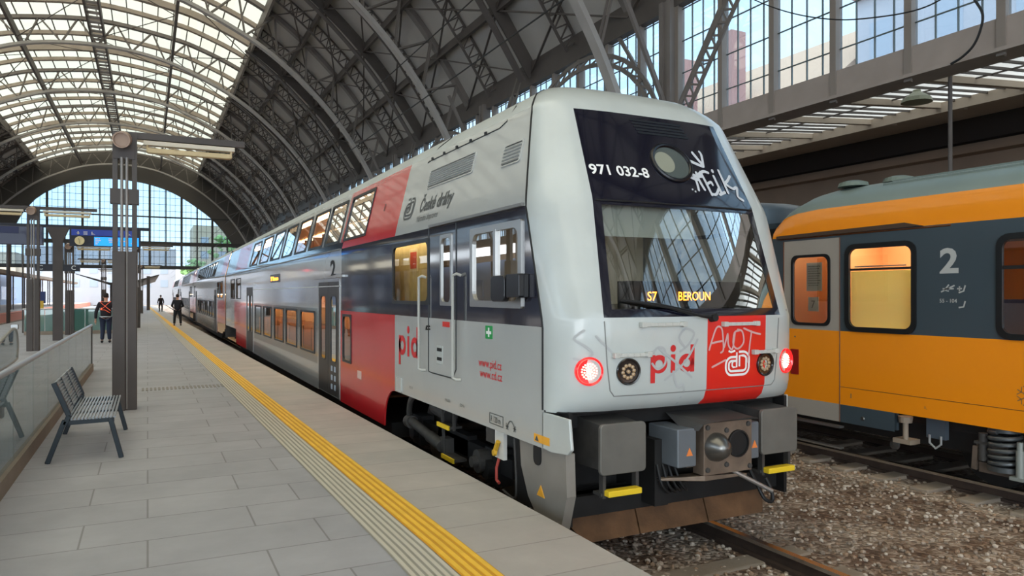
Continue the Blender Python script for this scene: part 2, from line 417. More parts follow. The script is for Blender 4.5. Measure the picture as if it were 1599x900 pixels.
# ================================================================== STATION HALL
XC = -2.7; RY = [16.5+11.3*k for k in range(-4, 8)]      # rib positions
ROOF = [(0, 16.6), (4, 16.15), (6, 15.6), (8, 14.75), (9.5, 13.75), (11, 12.45), (12.5, 10.9), (13.6, 9.4), (14.6, 7.9)]
CHORD = [(0, 15.0), (2.2, 14.85), (4.35, 14.35), (6.85, 13.25), (8.3, 12.4), (9.6, 11.4), (10.9, 10.2), (12.1, 8.8), (13.1, 7.3), (13.9, 5.8), (14.6, 4.1)]
def roofz(x): return HE+interp(abs(x), SR)
SR = [(p.x, p.y) for p in [Vector((a, b, 0)) for a, b in ROOF]]
sm = smoothpath([(-ROOF[1][0], ROOF[1][1], 0)]+[(a, b, 0) for a, b in ROOF], 5)[5:]
SR = [(p.x, p.y) for p in sm]
cm = smoothpath([(-CHORD[1][0], CHORD[1][1], 0)]+[(a, b, 0) for a, b in CHORD], 4)[4:]
SCH = [(p.x, p.y) for p in cm]
def full(prof, off=0): return [(-x, z+HE+off) for x, z in reversed(prof)]+[(x, z+HE+off) for x, z in prof[1:]]
R2 = full(SR); C2 = full(SCH)
Y0H, Y1H = -28.0, 96.5
# roof boarding on both shoulders, opal glazing in the middle
mb = MB()
def sheet(xa, xb, ya, yb, off=0., mi=None):
    pts = [p for p in R2 if xa-1e-6 <= p[0] <= xb+1e-6]
    pts = [(xa, HE+interp(abs(xa), SR))]+[p for p in pts if xa+.01 < p[0] < xb-.01]+[(xb, HE+interp(abs(xb), SR))]
    for p, q in zip(pts, pts[1:]):
        mb.add([(XC+p[0], ya, p[1]+off), (XC+q[0], ya, q[1]+off), (XC+q[0], yb, q[1]+off), (XC+p[0], yb, p[1]+off)], [(0, 1, 2, 3)], mi)
for k in range(11):
    ya = Y0H+(Y1H-Y0H)*k/11; yb = Y0H+(Y1H-Y0H)*(k+1)/11
    sheet(8.1, 14.6, ya, yb, .06); sheet(-14.6, -8.1, ya, yb, .06)
struct(mb.build('ceiling', M_roofpan))
mb = MB(); sheet(-8.1, 8.1, Y0H, Y1H, .10); struct(mb.build('ceiling_glazing', M_opal))
# roof glazing bars, thin, along the hall
for i in range(21):
    x = -8.1+16.2*i/20; z = HE+interp(abs(x), SR)
    struct(MB().box(XC+x-.025, XC+x+.025, Y0H, Y1H, z+.0, z+.09).build('glazing_bar', M_steel_dk))
def arcmesh(prof, ya, yb, depth, thick_mi=0, xa=-20, xb=20, b=None):
    b = b or MB(); P = [p for p in prof if xa <= p[0] <= xb]
    for p, q in zip(P, P[1:]):
        v = [(XC+p[0], y, p[1]-d) for d in (0, depth) for y in (ya, yb)]+[(XC+q[0], y, q[1]-d) for d in (0, depth) for y in (ya, yb)]
        b.add(v, [(0, 1, 5, 4), (2, 6, 7, 3), (0, 4, 6, 2), (1, 3, 7, 5)], thick_mi)
    return b
# main ribs: broad lower chord, upper chord, lattice web
def rib_mesh(y):
    b = MB()
    P = C2
    for p, q in zip(P, P[1:]): b.bar((XC+p[0], y, p[1]), (XC+q[0], y, q[1]), .34, .16, (0, 1, 0), 0) if False else b.bar((XC+p[0], y, p[1]), (XC+q[0], y, q[1]), .16, .34, (0, 1, 0), 0)
    U = [(x, z-.12) for x, z in R2]
    for p, q in zip(U, U[1:]): b.bar((XC+p[0], y, p[1]), (XC+q[0], y, q[1]), .2, .34, (0, 1, 0), 1)
    # web
    def ev(P, t):
        L = [0]
        for p, q in zip(P, P[1:]): L.append(L[-1]+math.hypot(q[0]-p[0], q[1]-p[1]))
        s = t*L[-1]
        for i in range(len(P)-1):
            if s <= L[i+1]+1e-9:
                f = (s-L[i])/(L[i+1]-L[i]); return (P[i][0]+f*(P[i+1][0]-P[i][0]), P[i][1]+f*(P[i+1][1]-P[i][1]))
        return P[-1]
    lo = [p for p in P if p[1] > HE+6.2]; n = 18
    for i in range(n):
        a = ev(lo, i/n); c = ev(lo, (i+1)/n); u = ev(U, (i+.5)/n)
        for s in (-.1, .1):
            b.bar((XC+a[0], y+s, a[1]), (XC+u[0], y+s, u[1]), .07, .04, (0, 1, 0), 1)
            b.bar((XC+u[0], y+s, u[1]), (XC+c[0], y+s, c[1]), .07, .04, (0, 1, 0), 1)
    # legs down to the ground
    for s in (-1, 1):
        b.bar((XC+s*14.6, y, HE+4.1), (XC+s*14.85, y, GZ), .34, .42, (0, 1, 0), 1)
    return b
protoR = rib_mesh(0).build('roof_rib', [M_steel_lt, M_steel])
protoR.location = (0, RY[0], 0); struct(protoR)
for y in RY[1:]:
    c = protoR.copy(); COL.objects.link(c); c.location = (0, y, 0)
# rafters between ribs: broad plate at mid bay, lattice ones at the quarters
def lattice_arc(prof, dz, dep, n, wd, b=None, half=None):
    b = b or MB(); P = [(x, z-dz) for x, z in prof if half is None or half[0] <= x <= half[1]]
    Q = [(x*(1-dep/16), z-dep) for x, z in P]
    for A in (P, Q):
        for p, q in zip(A, A[1:]): b.bar((XC+p[0], 0, p[1]), (XC+q[0], 0, q[1]), .07, wd, (0, 1, 0))
    m = 0
    for i in range(len(P)-1):
        for k in range(n):
            f0, f1, f2 = k/n, (k+.5)/n, (k+1)/n
            L = lambda A, f: (XC+A[i][0]+f*(A[i+1][0]-A[i][0]), 0, A[i][1]+f*(A[i+1][1]-A[i][1]))
            b.bar(L(P, f0), L(Q, f1), .045, .045, (0, 1, 0)); b.bar(L(Q, f1), L(P, f2), .045, .045, (0, 1, 0))
    return b
M_band = mat('glazing_band_paint', (158, 146, 134), .6, 0, .1, 1.2)
lb = lattice_arc(R2, .05, .42, 1, .07, half=(-14.7, -8.0)); lattice_arc(R2, .05, .42, 1, .07, half=(8.0, 14.7), b=lb); n0 = len(lb.f)
PB = [p for p in R2 if -8.3 <= p[0] <= 8.3]
lb.c = 1
for p, q in zip(PB, PB[1:]):
    lb.bar((XC+p[0], 0, p[1]-.12), (XC+q[0], 0, q[1]-.12), .22, .30, (0, 1, 0))
latL = lb.build('roof_lattice_rafter', [M_steel_dk, M_band]); struct(latL)
hv = MB()
for p, q in zip(R2, R2[1:]):
    cen = abs(p[0]+q[0])/2 < 8.1; hv.c = 1 if cen else 0
    if cen: hv.bar((XC+p[0], 0, p[1]-.2), (XC+q[0], 0, q[1]-.2), .34, .34, (0, 1, 0))
    else:
        hv.bar((XC+p[0], 0, p[1]-.35), (XC+q[0], 0, q[1]-.35), .5, .06, (0, 1, 0)); hv.bar((XC+p[0]*.97, 0, p[1]-.62), (XC+q[0]*.97, 0, q[1]-.62), .06, .34, (0, 1, 0))
heavy = hv.build('roof_plate_rafter', [M_steel_dk, M_band]); struct(heavy)
first = [True, True]
for y in RY[:-1]:
    for f, src, idx in ((.25, latL, 0), (.5, heavy, 1), (.75, latL, 0)):
        yy = y+11.3*f
        if first[idx]: src.location = (0, yy, 0); first[idx] = False
        else: c = src.copy(); COL.objects.link(c); c.location = (0, yy, 0)
# purlins along the hall
def purlin(x, z, wd, h, m):
    struct(MB().box(XC+x-wd/2, XC+x+wd/2, Y0H, Y1H, z-h/2, z+h/2).build('roof_purlin', m))
for x in (-4.1, 4.1):
    purlin(x, HE+interp(4.1, SCH)+.75, .14, .5, M_steel_dk)
for x in (-.35, .35): purlin(x, HE+15.75, .10, .5, M_steel_dk)
wk = MB()
for k in range(156): wk.box(XC-.3, XC+.3, Y0H+.8*k, Y0H+.8*k+.42, HE+15.62, HE+15.66)
struct(wk.build('ridge_walkway', M_steel_lt))
for s in (-1, 1):
    for x in (8.1, 9.9, 11.7, 13.2):
        z = HE+interp(x, SR)-.35; purlin(s*x, z, .12, .32 if x > 8.2 else .6, M_steel_dk if x > 8.2 else M_steel)
    struct(MB().box(XC+s*14.6-.12, XC+s*14.6+.12, Y0H, Y1H, HE+7.2, HE+8.0).build('eaves_beam', M_steel_dk))
# diagonal bracing in each half bay of the dark shoulders and (thin) across the glazing
X1 = [8.1, 9.9, 11.7, 13.2, 14.5]
br = MB()
for s in (-1, 1):
    for x0, x1 in zip(X1, X1[1:]):
        z0 = HE+interp(x0, SR)-.45; z1 = HE+interp(x1, SR)-.45
        for ya, yb in ((0, 5.65), (5.65, 11.3)):
            br.bar((XC+s*x0, ya, z0), (XC+s*x1, yb, z1), .07, .05); br.bar((XC+s*x1, ya, z1), (XC+s*x0, yb, z0), .07, .05)
for x0, x1 in ((-8, -4.1), (-4.1, 0), (0, 4.1), (4.1, 8)):
    z0 = HE+interp(abs(x0), SCH)+.4; z1 = HE+interp(abs(x1), SCH)+.4
    br.bar((XC+x0, 0, z0), (XC+x1, 5.65, z1+.7), .035, .035); br.bar((XC+x1, 5.65, z1+.7), (XC+x0, 11.3, z0), .035, .035)
bro = br.build('roof_bracing', M_steel_dk); struct(bro); bro.location = (0, RY[0], 0)
for y in RY[1:-1]:
    c = bro.copy(); COL.objects.link(c); c.location = (0, y, 0)
# wall plane at right (x = 12): beam, posts, glazing, arches. same wall mirrored at the far left
WX = 12.0
def sidewall(wx, name, sgn):
    struct(MB().box(wx-.16, wx+.16, Y0H, Y1H, HE+3.78, HE+4.3).box(wx-.3, wx+.3, Y0H, Y1H, HE+3.74, HE+3.80).build(name+'_beam', mat('beam_plate', (150, 138, 130), .6, 0, .08, 2)))
    g = MB(); g.add([(wx, Y0H, HE+4.25), (wx, Y1H, HE+4.25), (wx, Y1H, HE+7.9), (wx, Y0H, HE+7.9)], [(0, 1, 2, 3)])
    struct(g.build('window_1' if sgn > 0 else 'window_2', M_pane))
    p = MB()
    p.box(wx-.1, wx+.06, -.02, .02, HE+3.8, HE+7.6); p.box(wx-.19, wx-.16, -.07, .07, HE+3.70, HE+7.6); p.box(wx-.16, wx-.08, -.02, .02, HE+3.7, HE+7.6)
    post = p.build('wall_post', mat('post_paint', (128, 118, 110), .55)); struct(post)
    f = MB()
    for k in range(1, 4): f.box(wx-.02, wx+.02, k*.388-.008, k*.388+.008, HE+4.25, HE+7.9)
    for z in (4.75, 5.55, 6.35, 7.15): f.box(wx-.02, wx+.02, 0, 1.55, HE+z-.008, HE+z+.008)
    gr = f.build('window_bars', mat('window_bar_green', (92, 102, 102), .6)); struct(gr)
    y = 6.73-1.55*20; i = 0
    while y < Y1H-1.6:
        if i == 0: post.location = (0, y, 0); gr.location = (0, y, 0)
        else:
            for s in (post, gr):
                c = s.copy(); COL.objects.link(c); c.location = (0, y, 0)
        y += 1.55; i += 1
sidewall(WX, 'wall_right', 1)
sidewall(2*XC-WX, 'wall_left', -1)
# columns with arched lattice brackets on the right wall
def column():
    b = MB()
    b.box(WX-.35, WX-.05, -.22, -.08, GZ, HE+7.4); b.box(WX-.35, WX-.05, .08, .22, GZ, HE+7.4); b.box(WX-.3, WX-.1, -.1, .1, GZ, HE+7.4)
    def arch(rx, rz, z0): return [(WX-.2, 4.3-rx*math.cos(t), z0+rz*math.sin(t)) for t in [math.pi*k/20 for k in range(21)]]
    pts, pts2 = arch(4.0, 3.2, HE+3.9), arch(3.75, 2.95, HE+3.9)
    for P in (pts, pts2):
        for p, q in zip(P, P[1:]): b.bar(p, q, .12, .05, (1, 0, 0))
    for k in range(20): b.bar(pts[k], pts2[k+1], .05, .03, (1, 0, 0)); b.bar(pts2[k], pts[k], .05, .03, (1, 0, 0))
    for s in (-1, 1):
        b.bar((WX-.15, s*.1, HE+4.4), (WX-.15, s*2.4, HE+7.4), .1, .06, (1, 0, 0))
    A, B = Vector((WX-.2, -.35, HE+4.3)), Vector((WX-.2, -3.0, HE+7.6)); o_ = Vector((0, .14, .11))
    b.bar(A+o_, B+o_, .1, .045, (1, 0, 0)); b.bar(A-o_, B-o_, .1, .045, (1, 0, 0))
    for k in range(14):
        p, q, r_ = A.lerp(B, k/14)+o_, A.lerp(B, (k+.5)/14)-o_, A.lerp(B, (k+1)/14)+o_
        b.bar(p, q, .05, .03, (1, 0, 0)); b.bar(q, r_, .05, .03, (1, 0, 0))
    b.bar((WX-.2, 0, HE+4.5), (WX-1.7, 0, HE+7.6), .1, .1)
    return b
co = column().build('wall_column', M_steel); struct(co); co.location = (0, 14.75, 0)
for k in range(1, 8):
    c = co.copy(); COL.objects.link(c); c.location = (0, 14.75+11.3*k, 0)
# canopy outside the right wall
def cz(x): return HE+3.77+.0817*(x-12)
g = MB(); g.add([(12.1, Y0H, cz(12.1)+.1), (15.3, Y0H, cz(15.3)+.1), (15.3, 60, cz(15.3)+.1), (12.1, 60, cz(12.1)+.1)], [(0, 1, 2, 3)])
struct(g.build('window_3', M_canopy))
g = MB()
g.add([(15.3, Y0H, cz(15.3)+.1), (18.2, Y0H, cz(18.2)+.05), (18.2, 60, cz(18.2)+.05), (15.3, 60, cz(15.3)+.1)], [(0, 1, 2, 3)])
g.box(15.3, 15.4, Y0H, 60, cz(15.3)-.12, cz(15.3)+.1)
struct(g.build('canopy_ceiling', M_plaster))
g = MB(); g.bar((12, 0, cz(12)+.06), (16.2, 0, cz(16.2)+.06), .12, .16)
cr = g.build('canopy_rafter', M_plaster); struct(cr)
g = MB()
for k in range(1, 5): g.bar((12.1, k*.34, cz(12.1)+.08), (15.3, k*.34, cz(15.3)+.08), .035, .05)
g.box(13.68, 13.7, 0, 1.7, cz(13.7)+.07, cz(13.7)+.1)
cb = g.build('canopy_glazing_bars', M_steel_dk); struct(cb)
for k in range(40):
    y = -24+1.7*k
    if k == 0: cr.location = cb.location = (0, y, 0)
    else:
        for s in (cr, cb):
            c = s.copy(); COL.objects.link(c); c.location = (0, y, 0)
struct(MB().box(18.0, 18.3, Y0H, 60, HE+3.75, HE+4.35).build('canopy_fascia', mat('fascia_dark', (44, 38, 35), .8)))
struct(MB().box(18.3, 18.6, Y0H, 110, GZ, HE+3.8).box(17.9, 18.3, Y0H, 60, HE+3.45, HE+3.6).build('wall_right', M_plaster_dk))
struct(MB().box(11.7, 18.3, 60, 60.3, HE+2.2, HE+4.3).build('canopy_end_wall', M_plaster_dk))
struct(MB().box(11.9, 18.4, Y0H, 60, GZ, -.05).build('right_platform', mat('side_paving', (110, 104, 98), .9)))
# left wall of the hall
# gable at the far end
GY = Y1H
OPEN = [(-14.0, 6.0), (-13.1, 7.6), (-12.5, 9.8-.9), (-11.2, 10.7), (-9.6, 11.9), (-7.9, 12.7), (-6.3, 13.1), (-4.6, 13.4), (-3.2, 13.45), (-1.2, 13.3), (.6, 12.95), (2.4, 12.35), (4.0, 11.5), (5.6, 10.4), (7.1, 9.2), (8.4, 7.7), (9.4, 6.2)]
OP = [(p.x, p.y+HE) for p in smoothpath([(a, b, 0) for a, b in OPEN], 2)]
b = MB(); top = [(XC+x, z) for x, z in R2]
def topz(x): return HE+interp(abs(x-XC), SR)
for p, q in zip(OP, OP[1:]):
    for y in (GY, GY+.5):
        b.add([(p[0], y, p[1]), (q[0], y, q[1]), (q[0], y, topz(q[0])), (p[0], y, topz(p[0]))], [(0, 1, 2, 3)])
    b.add([(p[0], GY, p[1]), (q[0], GY, q[1]), (q[0], GY+.5, q[1]), (p[0], GY+.5, p[1])], [(0, 1, 2, 3)])
for xa, xb in ((-17.4, OP[0][0]), (OP[-1][0], 12.0)):
    for k in range(4):
        p_, q_ = xa+(xb-xa)*k/4, xa+(xb-xa)*(k+1)/4
        for y in (GY, GY+.5): b.add([(p_, y, HE+5.8), (q_, y, HE+5.8), (q_, y, topz(q_)+.1), (p_, y, topz(p_)+.1)], [(0, 1, 2, 3)])
struct(b.build('wall_back', mat('gable_grey', (84, 80, 76), .8)))
b = MB()
def openz(x):
    for p, q in zip(OP, OP[1:]):
        if p[0] <= x <= q[0]: return p[1]+(q[1]-p[1])*(x-p[0])/(q[0]-p[0])
    return HE+6
for zz, hh in ((HE+6.05, .45), (HE+3.2, .4)): b.box(-17.6, 12, GY-.15, GY+.2, zz-hh/2, zz+hh/2)
xs = [-3.2+1.72*k for k in range(-8, 9)]
b.box(OP[0][0], OP[-1][0], GY-.05, GY+.1, HE+9.2-.08, HE+9.2+.08)
for i, x in enumerate(xs):
    ww = .13 if i % 2 else .22
    b.box(x-ww/2, x+ww/2, GY-.1, GY+.1, HE+3.2, max(HE+6, openz(x)))
struct(b.build('gable_mullions', mat('gable_frame', (58, 56, 55), .7)))
b = MB()
x = -16.5
while x < 12:
    b.box(x-.02, x+.02, GY-.02, GY+.02, HE+3.2, max(HE+6.0, openz(x))); x += .573
z = 3.7
while z < 13:
    xl = [p[0] for p in OP if p[1] > HE+z]
    if z < 6: xa, xb = -17, 12
    elif xl: xa, xb = min(xl), max(xl)
    b.box(xa, xb, GY-.02, GY+.02, HE+z-.02, HE+z+.02); z += .78
struct(b.build('gable_bars', mat('gable_bar', (112, 120, 128), .6)))
b = MB()
poly = [(-14.0, HE+6)]+OP+[(9.4, HE+6)]
cx0 = (-2, HE+7)
for p, q in zip(OP, OP[1:]): b.add([(p[0], GY, p[1]), (q[0], GY, q[1]), (q[0], GY, HE+6), (p[0], GY, HE+6)], [(0, 1, 2, 3)])
struct(b.build('window_4', M_gable))
b = MB(); b.add([(-17.6, GY, HE+3.2), (12, GY, HE+3.2), (12, GY, HE+6), (-17.6, GY, HE+6)], [(0, 1, 2, 3)])
struct(b.build('window_5', M_pane))
# ================================================================== RED AND GREY DOUBLE-DECK TRAIN
CX = 4.53
WT = [(-1, 1.41), (2.63, 1.41), (2.77, 1.38), (3.547, 1.19), (3.66, 1.155), (3.75, 1.08), (3.84, 1.0), (3.9, .91), (3.955, .8), (4.0, .64), (4.03, .5), (4.05, .3), (4.06, .0)]
YFT = [(.78, 5.33), (.85, 5.24), (.95, 5.2), (1.6, 5.18), (2.69, 5.5), (3.6, 5.97), (3.75, 6.08), (3.84, 6.2), (3.9, 6.3), (3.955, 6.45), (4.0, 6.65), (4.03, 6.85), (4.06, 7.25)]
YST = [(.45, 5.64), (1.54, 5.64), (2.63, 5.96), (3.65, 6.3), (3.93, 6.63), (4.03, 6.95), (4.06, 7.3)]
PET = [(.78, 1.0), (1.61, 1.033), (2.69, .956), (3.6, .87)]
def wz(z): return interp(z, WT)
def front(xp, z, off=0.):
    ww = max(wz(z), 1e-4); r = min(1, abs(xp)/ww); ys_ = interp(z, YST); yf = interp(z, YFT)
    return Vector((CX+xp, ys_-(ys_-yf)*(1-r**4)**(1/2.4)-off, z))
def side(y, z, off=0., s=-1):
    e = .02; dz = (wz(z+e)-wz(z-e))/(2*e); n = math.hypot(1, dz)
    return Vector((CX+s*(wz(z)+off/n), y, z-off*dz/n))
SP = lambda off, s=-1: (lambda y, z: side(y, z, off, s))
FR = lambda off: (lambda x, z: front(x, z, off))
def body(name, par, ylines, zlv, cell, mats, s_both=(-1, 1), yfirst=None, yhem=None):
    b = MB()
    for s in s_both:
        for i in range(len(ylines)-1):
            for j in range(len(zlv)-1):
                zm = (zlv[j]+zlv[j+1])/2; ym = (ylines[i]+ylines[i+1])/2
                c = cell(ym, zm, s)
                if c is None: continue
                P = []
                for (yy, k) in ((ylines[i], i), (ylines[i+1], i+1)):
                    for z in (zlv[j], zlv[j+1]):
                        y = yy
                        if yfirst: y = yfirst(z) if k == 0 else max(yy, yfirst(z)+.004*k)
                        P.append(Vector((CX+s*wz(z), y, z)))
                if (P[0]-P[2]).length < 1e-4 and (P[1]-P[3]).length < 1e-4: continue
                b.add(P, [(0, 2, 3, 1)], c)
    return b.build(name, mats, par, smooth=True)
def window(par, y0, y1, z0, z1, r=.08, fw=.035, s=-1, fm=None, gm=None, proud=.012, name='window'):
    if gm is None and name != 'upper_window': gm = M_tglow
    b = MB(); o = rrect(y0-.012, y1+.012, z0-.012, z1+.012, .02); i = rrect(y0+fw, y1-fw, z0+fw, z1-fw, r)
    b.ring(o, i, SP(-.02, s), SP(proud, s))
    f = b.build(name, fm or M_blackframe, par)
    g = MB(); g.add([side(y, z, -.004 if s < 0 else .004, s) for y, z in i], [tuple(range(len(i)))])
    g.build('glass', gm or M_tglass, f)
    return f
M_dkpane = mat('dark_window_pane', (40, 42, 44), .08, 0, coat=1.)
UPW = [(11.62, 13.09), (13.43, 14.68), (14.92, 16.30), (16.66, 18.02), (18.45, 19.89), (20.31, 21.91), (22.41, 24.21), (24.81, 26.64)]
LOW = [(15.47, 17.03), (17.51, 19.01), (19.4, 20.88), (21.46, 22.99), (23.54, 24.89)]
ENDW = [(29.0, 30.5), (31.1, 32.6)]
car = thing('railway_cab_car', 'nearest driving car of the red and grey train, with dark sloping front and red lamps', 'train car', (CX, 5.6, GZ), 'double-deck train cars')
cmats = [M_grey, M_red, M_navy, M_silver, M_dkband, M_roofg, M_doorg]
holes = [(6.04, 7.22, 1.69, 2.5), (7.80, 8.14, 1.69, 2.5), (8.56, 10.04, 1.69, 2.5), (12.41, 13.01, .63, 1.45)]
holes += [(13.3, 15.05, -.12, 2.05), (25.4, 27.15, -.12, 2.05)]+[(a, b, .58, 1.45) for a, b in LOW]+[(a, b, 2.77, 3.547) for a, b in UPW]+[(a, b, 1.64, 2.42) for a, b in ENDW]
def ccell(y, z, s):
    for a, b, c, d in holes:
        if a < y < b and c < z < d and s < 0: return None
    if z < .45 and (y < 10.45 or y > 30.6): return None
    if z > 3.66: return 5
    if z > 2.63:
        if y > 13.1 and z < 2.75: return 2
        if y < 9.93: return 0
        if y < 13.26 or (27.4 < y < 31.2): return 1
        return 3
    if s > 0: return 0
    if z > 1.52:
        if y < 13.12: return 2
        return 3
    if y < 9.95: return 0
    if y < 13.2: return 1
    if 15.2 < y < 25.2 and z > .39: return 4
    if y < 27.4: return 3
    if y < 31.2: return 1
    return 0
yl = sorted(set([5.0, 6.04, 7.22, 7.80, 8.14, 8.56, 9.0, 9.95, 10.04, 10.45, 12.41, 13.01, 13.12, 13.2, 13.26, 15.2, 25.2, 27.4, 30.6, 31.2, 34.7]+[v for h in holes for v in h[:2]]))
zl = [-.12, .39, .45, .58, .63, 1.45, 1.52, 1.64, 1.69, 2.05, 2.42, 2.5, 2.63, 2.75, 2.77, 3.547, 3.66, 3.75, 3.84, 3.9, 3.955, 4.0, 4.03, 4.05, 4.06]
body('body_shell', car, yl, zl, ccell, cmats, yfirst=lambda z: interp(z, YST))
# end wall, curved wheel arch plate, skirt below the mask, solera
b = MB()
b.prism([(-1.4, -.1), (1.4, -.1), (1.4, 2.63), (1.18, 3.55), (.8, 3.95), (0, 4.05), (-.8, 3.95), (-1.18, 3.55), (-1.4, 2.63)], lambda x, z: Vector((CX+x, 34.7, z)), lambda x, z: Vector((CX+x, 34.64, z)))
b.build('end_wall', M_under, car)
arch = [(9.95, .46)]+[(9.95+.5*math.sin(t), .45-.5+.5*math.cos(t)*1.0) for t in [math.pi/2*k/8 for k in range(9)]]+[(10.46, -.12), (10.47, .46)]
MB().prism(arch, SP(-.02), SP(.003)).build('wheel_arch_panel', M_red, car)
b = MB()
for s in (-1,):
    b.prism([(5.16, .52), (5.2, .77), (5.66, .77), (5.66, .45), (5.5, .44), (5.22, .47)], SP(-.03, s), SP(0.0, s))
b.build('front_skirt', M_mask, car, bevel=.008)
for s in (-1,):
    MB().prism([(5.3, .46), (6.15, .45), (6.12, .2), (5.98, -.05), (5.75, -.25), (5.42, -.32), (5.28, 0.1)], SP(-.12, s), SP(-.03, s)).build('snowplough_side', mat('skirt_dark_grey', (132, 126, 118), .55, 0, .1, 3), car)
MB().prism([(5.8, .46), (6.15, .45), (6.12, .2), (5.98, -.05), (5.8, -.2)], SP(-.12, 1), SP(-.03, 1)).build('snowplough_side', M_soot_shade, car)  # grey part coloured black: the shade under the mask is painted in
MB().prism([(5.5, .46), (5.5, .77), (5.66, .77), (5.66, .45)], SP(-.03, 1), SP(0.0, 1)).build('front_skirt', M_mask, car)
MB().prism(rrect(5.72, 5.86, .27, .47, .06), SP(-.04), SP(-.02)).build('jacking_slot', M_black, car)
# ---- cab mask
ZF = [.78, .80, .85, .9, .95, 1.05, 1.2, 1.4, 1.59, 1.61, 1.68, 1.8, 2.0, 2.2, 2.4, 2.62, 2.69, 2.9, 3.1, 3.3, 3.45, 3.6, 3.66, 3.7, 3.75, 3.8, 3.84, 3.87, 3.9, 3.93, 3.955, 3.98, 4.0, 4.015, 4.03, 4.045, 4.058]
def pe(z): return interp(z, PET) if z <= 3.6 else .87*wz(z)/wz(3.6)
def fxs(z):
    ww = wz(z); p = pe(z); k = 1 if z <= 3.6 else ww/wz(3.6)
    inner = [-(p-.08*k), -.5*k, -.25*k, .06*k, .3*k, .55*k, .80*k, (p-.08*k)]
    th = math.acos(min(1, (p/ww)**2)); cor = [ww*math.cos(th*i/9)**.5 for i in range(9)]+[p]
    return [-c for c in cor]+inner+cor[::-1]
b = MB(); nx = len(fxs(1.0))
for j in range(len(ZF)-1):
    za, zb = ZF[j], ZF[j+1]; A = fxs(za); B = fxs(zb); zm = (za+zb)/2
    for i in range(nx-1):
        xm = (A[i]+A[i+1]+B[i]+B[i+1])/4; inp = 9 <= i <= nx-11
        c = 0
        if 1.61 < zm < 3.6 and inp:
            c = 2
            if 1.68 < zm < 2.62 and 10 <= i <= nx-12: continue
        elif zm < 1.61 and .06 < xm < .80: c = 1
        b.add([front(A[i], za), front(A[i+1], za), front(B[i+1], zb), front(B[i], zb)], [(0, 1, 2, 3)], c)
# underside lip
A = fxs(.78)
for i in range(nx-1):
    p, q = front(A[i], .78), front(A[i+1], .78)
    b.add([p, q, Vector((q.x, 5.64, .77)), Vector((p.x, 5.64, .77))], [(0, 1, 2, 3)], 0)
mask = b.build('cab_mask', [M_mask, M_redfr, M_fblack], car, smooth=True)
b = MB(); b.tube([Vector((CX-wz(z)-.001, interp(z, YST), z)) for z in [.79+.09*k for k in range(36)]], .011, 6)
b.tube([Vector((CX+wz(z), interp(z, YST), z)) for z in [.79+.09*k for k in range(36)]], .011, 6)
b.tube([front(-1.41*math.cos(math.pi*k/24)**1 if False else -1.409+2.818*k/40, .785, -.004) for k in range(41)], .009, 6)
b.build('mask_seam', M_black, car)
# lower front panel seams
b = MB()
for P in ([(-1.03, 1.58), (-1.0, 1.2), (-.97, .98), (-.93, .93), (.9, .93), (.95, .98), (.98, 1.2), (1.0, 1.58)],):
    q = []
    for (x0, z0), (x1, z1) in zip(P, P[1:]): q += [(x0+(x1-x0)*k/10, z0+(z1-z0)*k/10) for k in range(10)]
    b.tube([front(x, z, .001) for x, z in q+[P[-1]]], .005, 5)
b.build('front_panel_seam', mat('seam_grey', (120, 120, 118), .6), car)
# ---- windscreen
b = MB(); rows = [1.68, 1.8, 2.0, 2.2, 2.4, 2.62]
for za, zb in zip(rows, rows[1:]):
    A = [(pe(za)-.08)*t for t in [-1+2*k/16 for k in range(17)]]; B = [(pe(zb)-.08)*t for t in [-1+2*k/16 for k in range(17)]]
    for i in range(16): b.add([front(A[i], za, -.006), front(A[i+1], za, -.006), front(B[i+1], zb, -.006), front(B[i], zb, -.006)], [(0, 1, 2, 3)])
wsn = b.build('windscreen', M_ws, car, smooth=True)
b = MB()
b.tube([front(.09, 1.60, .03), front(-.05, 1.615, .05), front(-.4, 1.69, .05), front(-.82, 1.755, .03)], [.02, .014, .01, .007], 8)
b.tube([front(-.15, 1.66, .035), front(-.5, 1.72, .035), front(-.86, 1.76, .02)], .012, 6); b.cyl(front(.1, 1.59, 0), front(.1, 1.6, .06), .035)
b.build('wiper', M_black, car)
b = MB(); zz = 2.66
b.tube([front(x, zz-.0, .004) for x in [-.93+1.86*k/20 for k in range(21)]], .008, 6); b.build('panel_joint', M_black, car)
# cab interior
b = MB(); b.box(CX-1.36, CX+1.36, 7.9, 7.95, .8, 2.7); b.box(CX-1.36, CX+1.36, 5.75, 7.9, .95, 1.0)
b.box(CX-1.1, CX+1.1, 6.1, 7.9, 2.72, 2.76)
b.build('cab_interior', mat('cab_lining', (206, 198, 182), .7), car)
b = MB(); b.prism([(5.32, 1.4), (5.32, 1.66), (5.75, 1.72), (6.1, 1.6), (6.1, 1.4)], lambda y, z: Vector((CX-1.15, y, z)), lambda y, z: Vector((CX+1.2, y, z)))
b.build('driver_desk', mat('desk_dark', (48, 50, 50), .6), car)
b = MB(); b.box(CX-.3, CX+.25, 6.6, 7.1, 1.3, 1.4); b.prism(rrect(-.28, .23, 1.35, 2.2, .1), lambda x, z: Vector((CX+x, 7.1, z)), lambda x, z: Vector((CX+x, 7.2, z)))
b.build('driver_seat', mat('seat_grey_blue', (60, 66, 76), .8), car)
b = MB(); b.prism([(2.36, 0), (2.66, 0)], lambda z, y: 0, lambda z, y: 0) if False else None
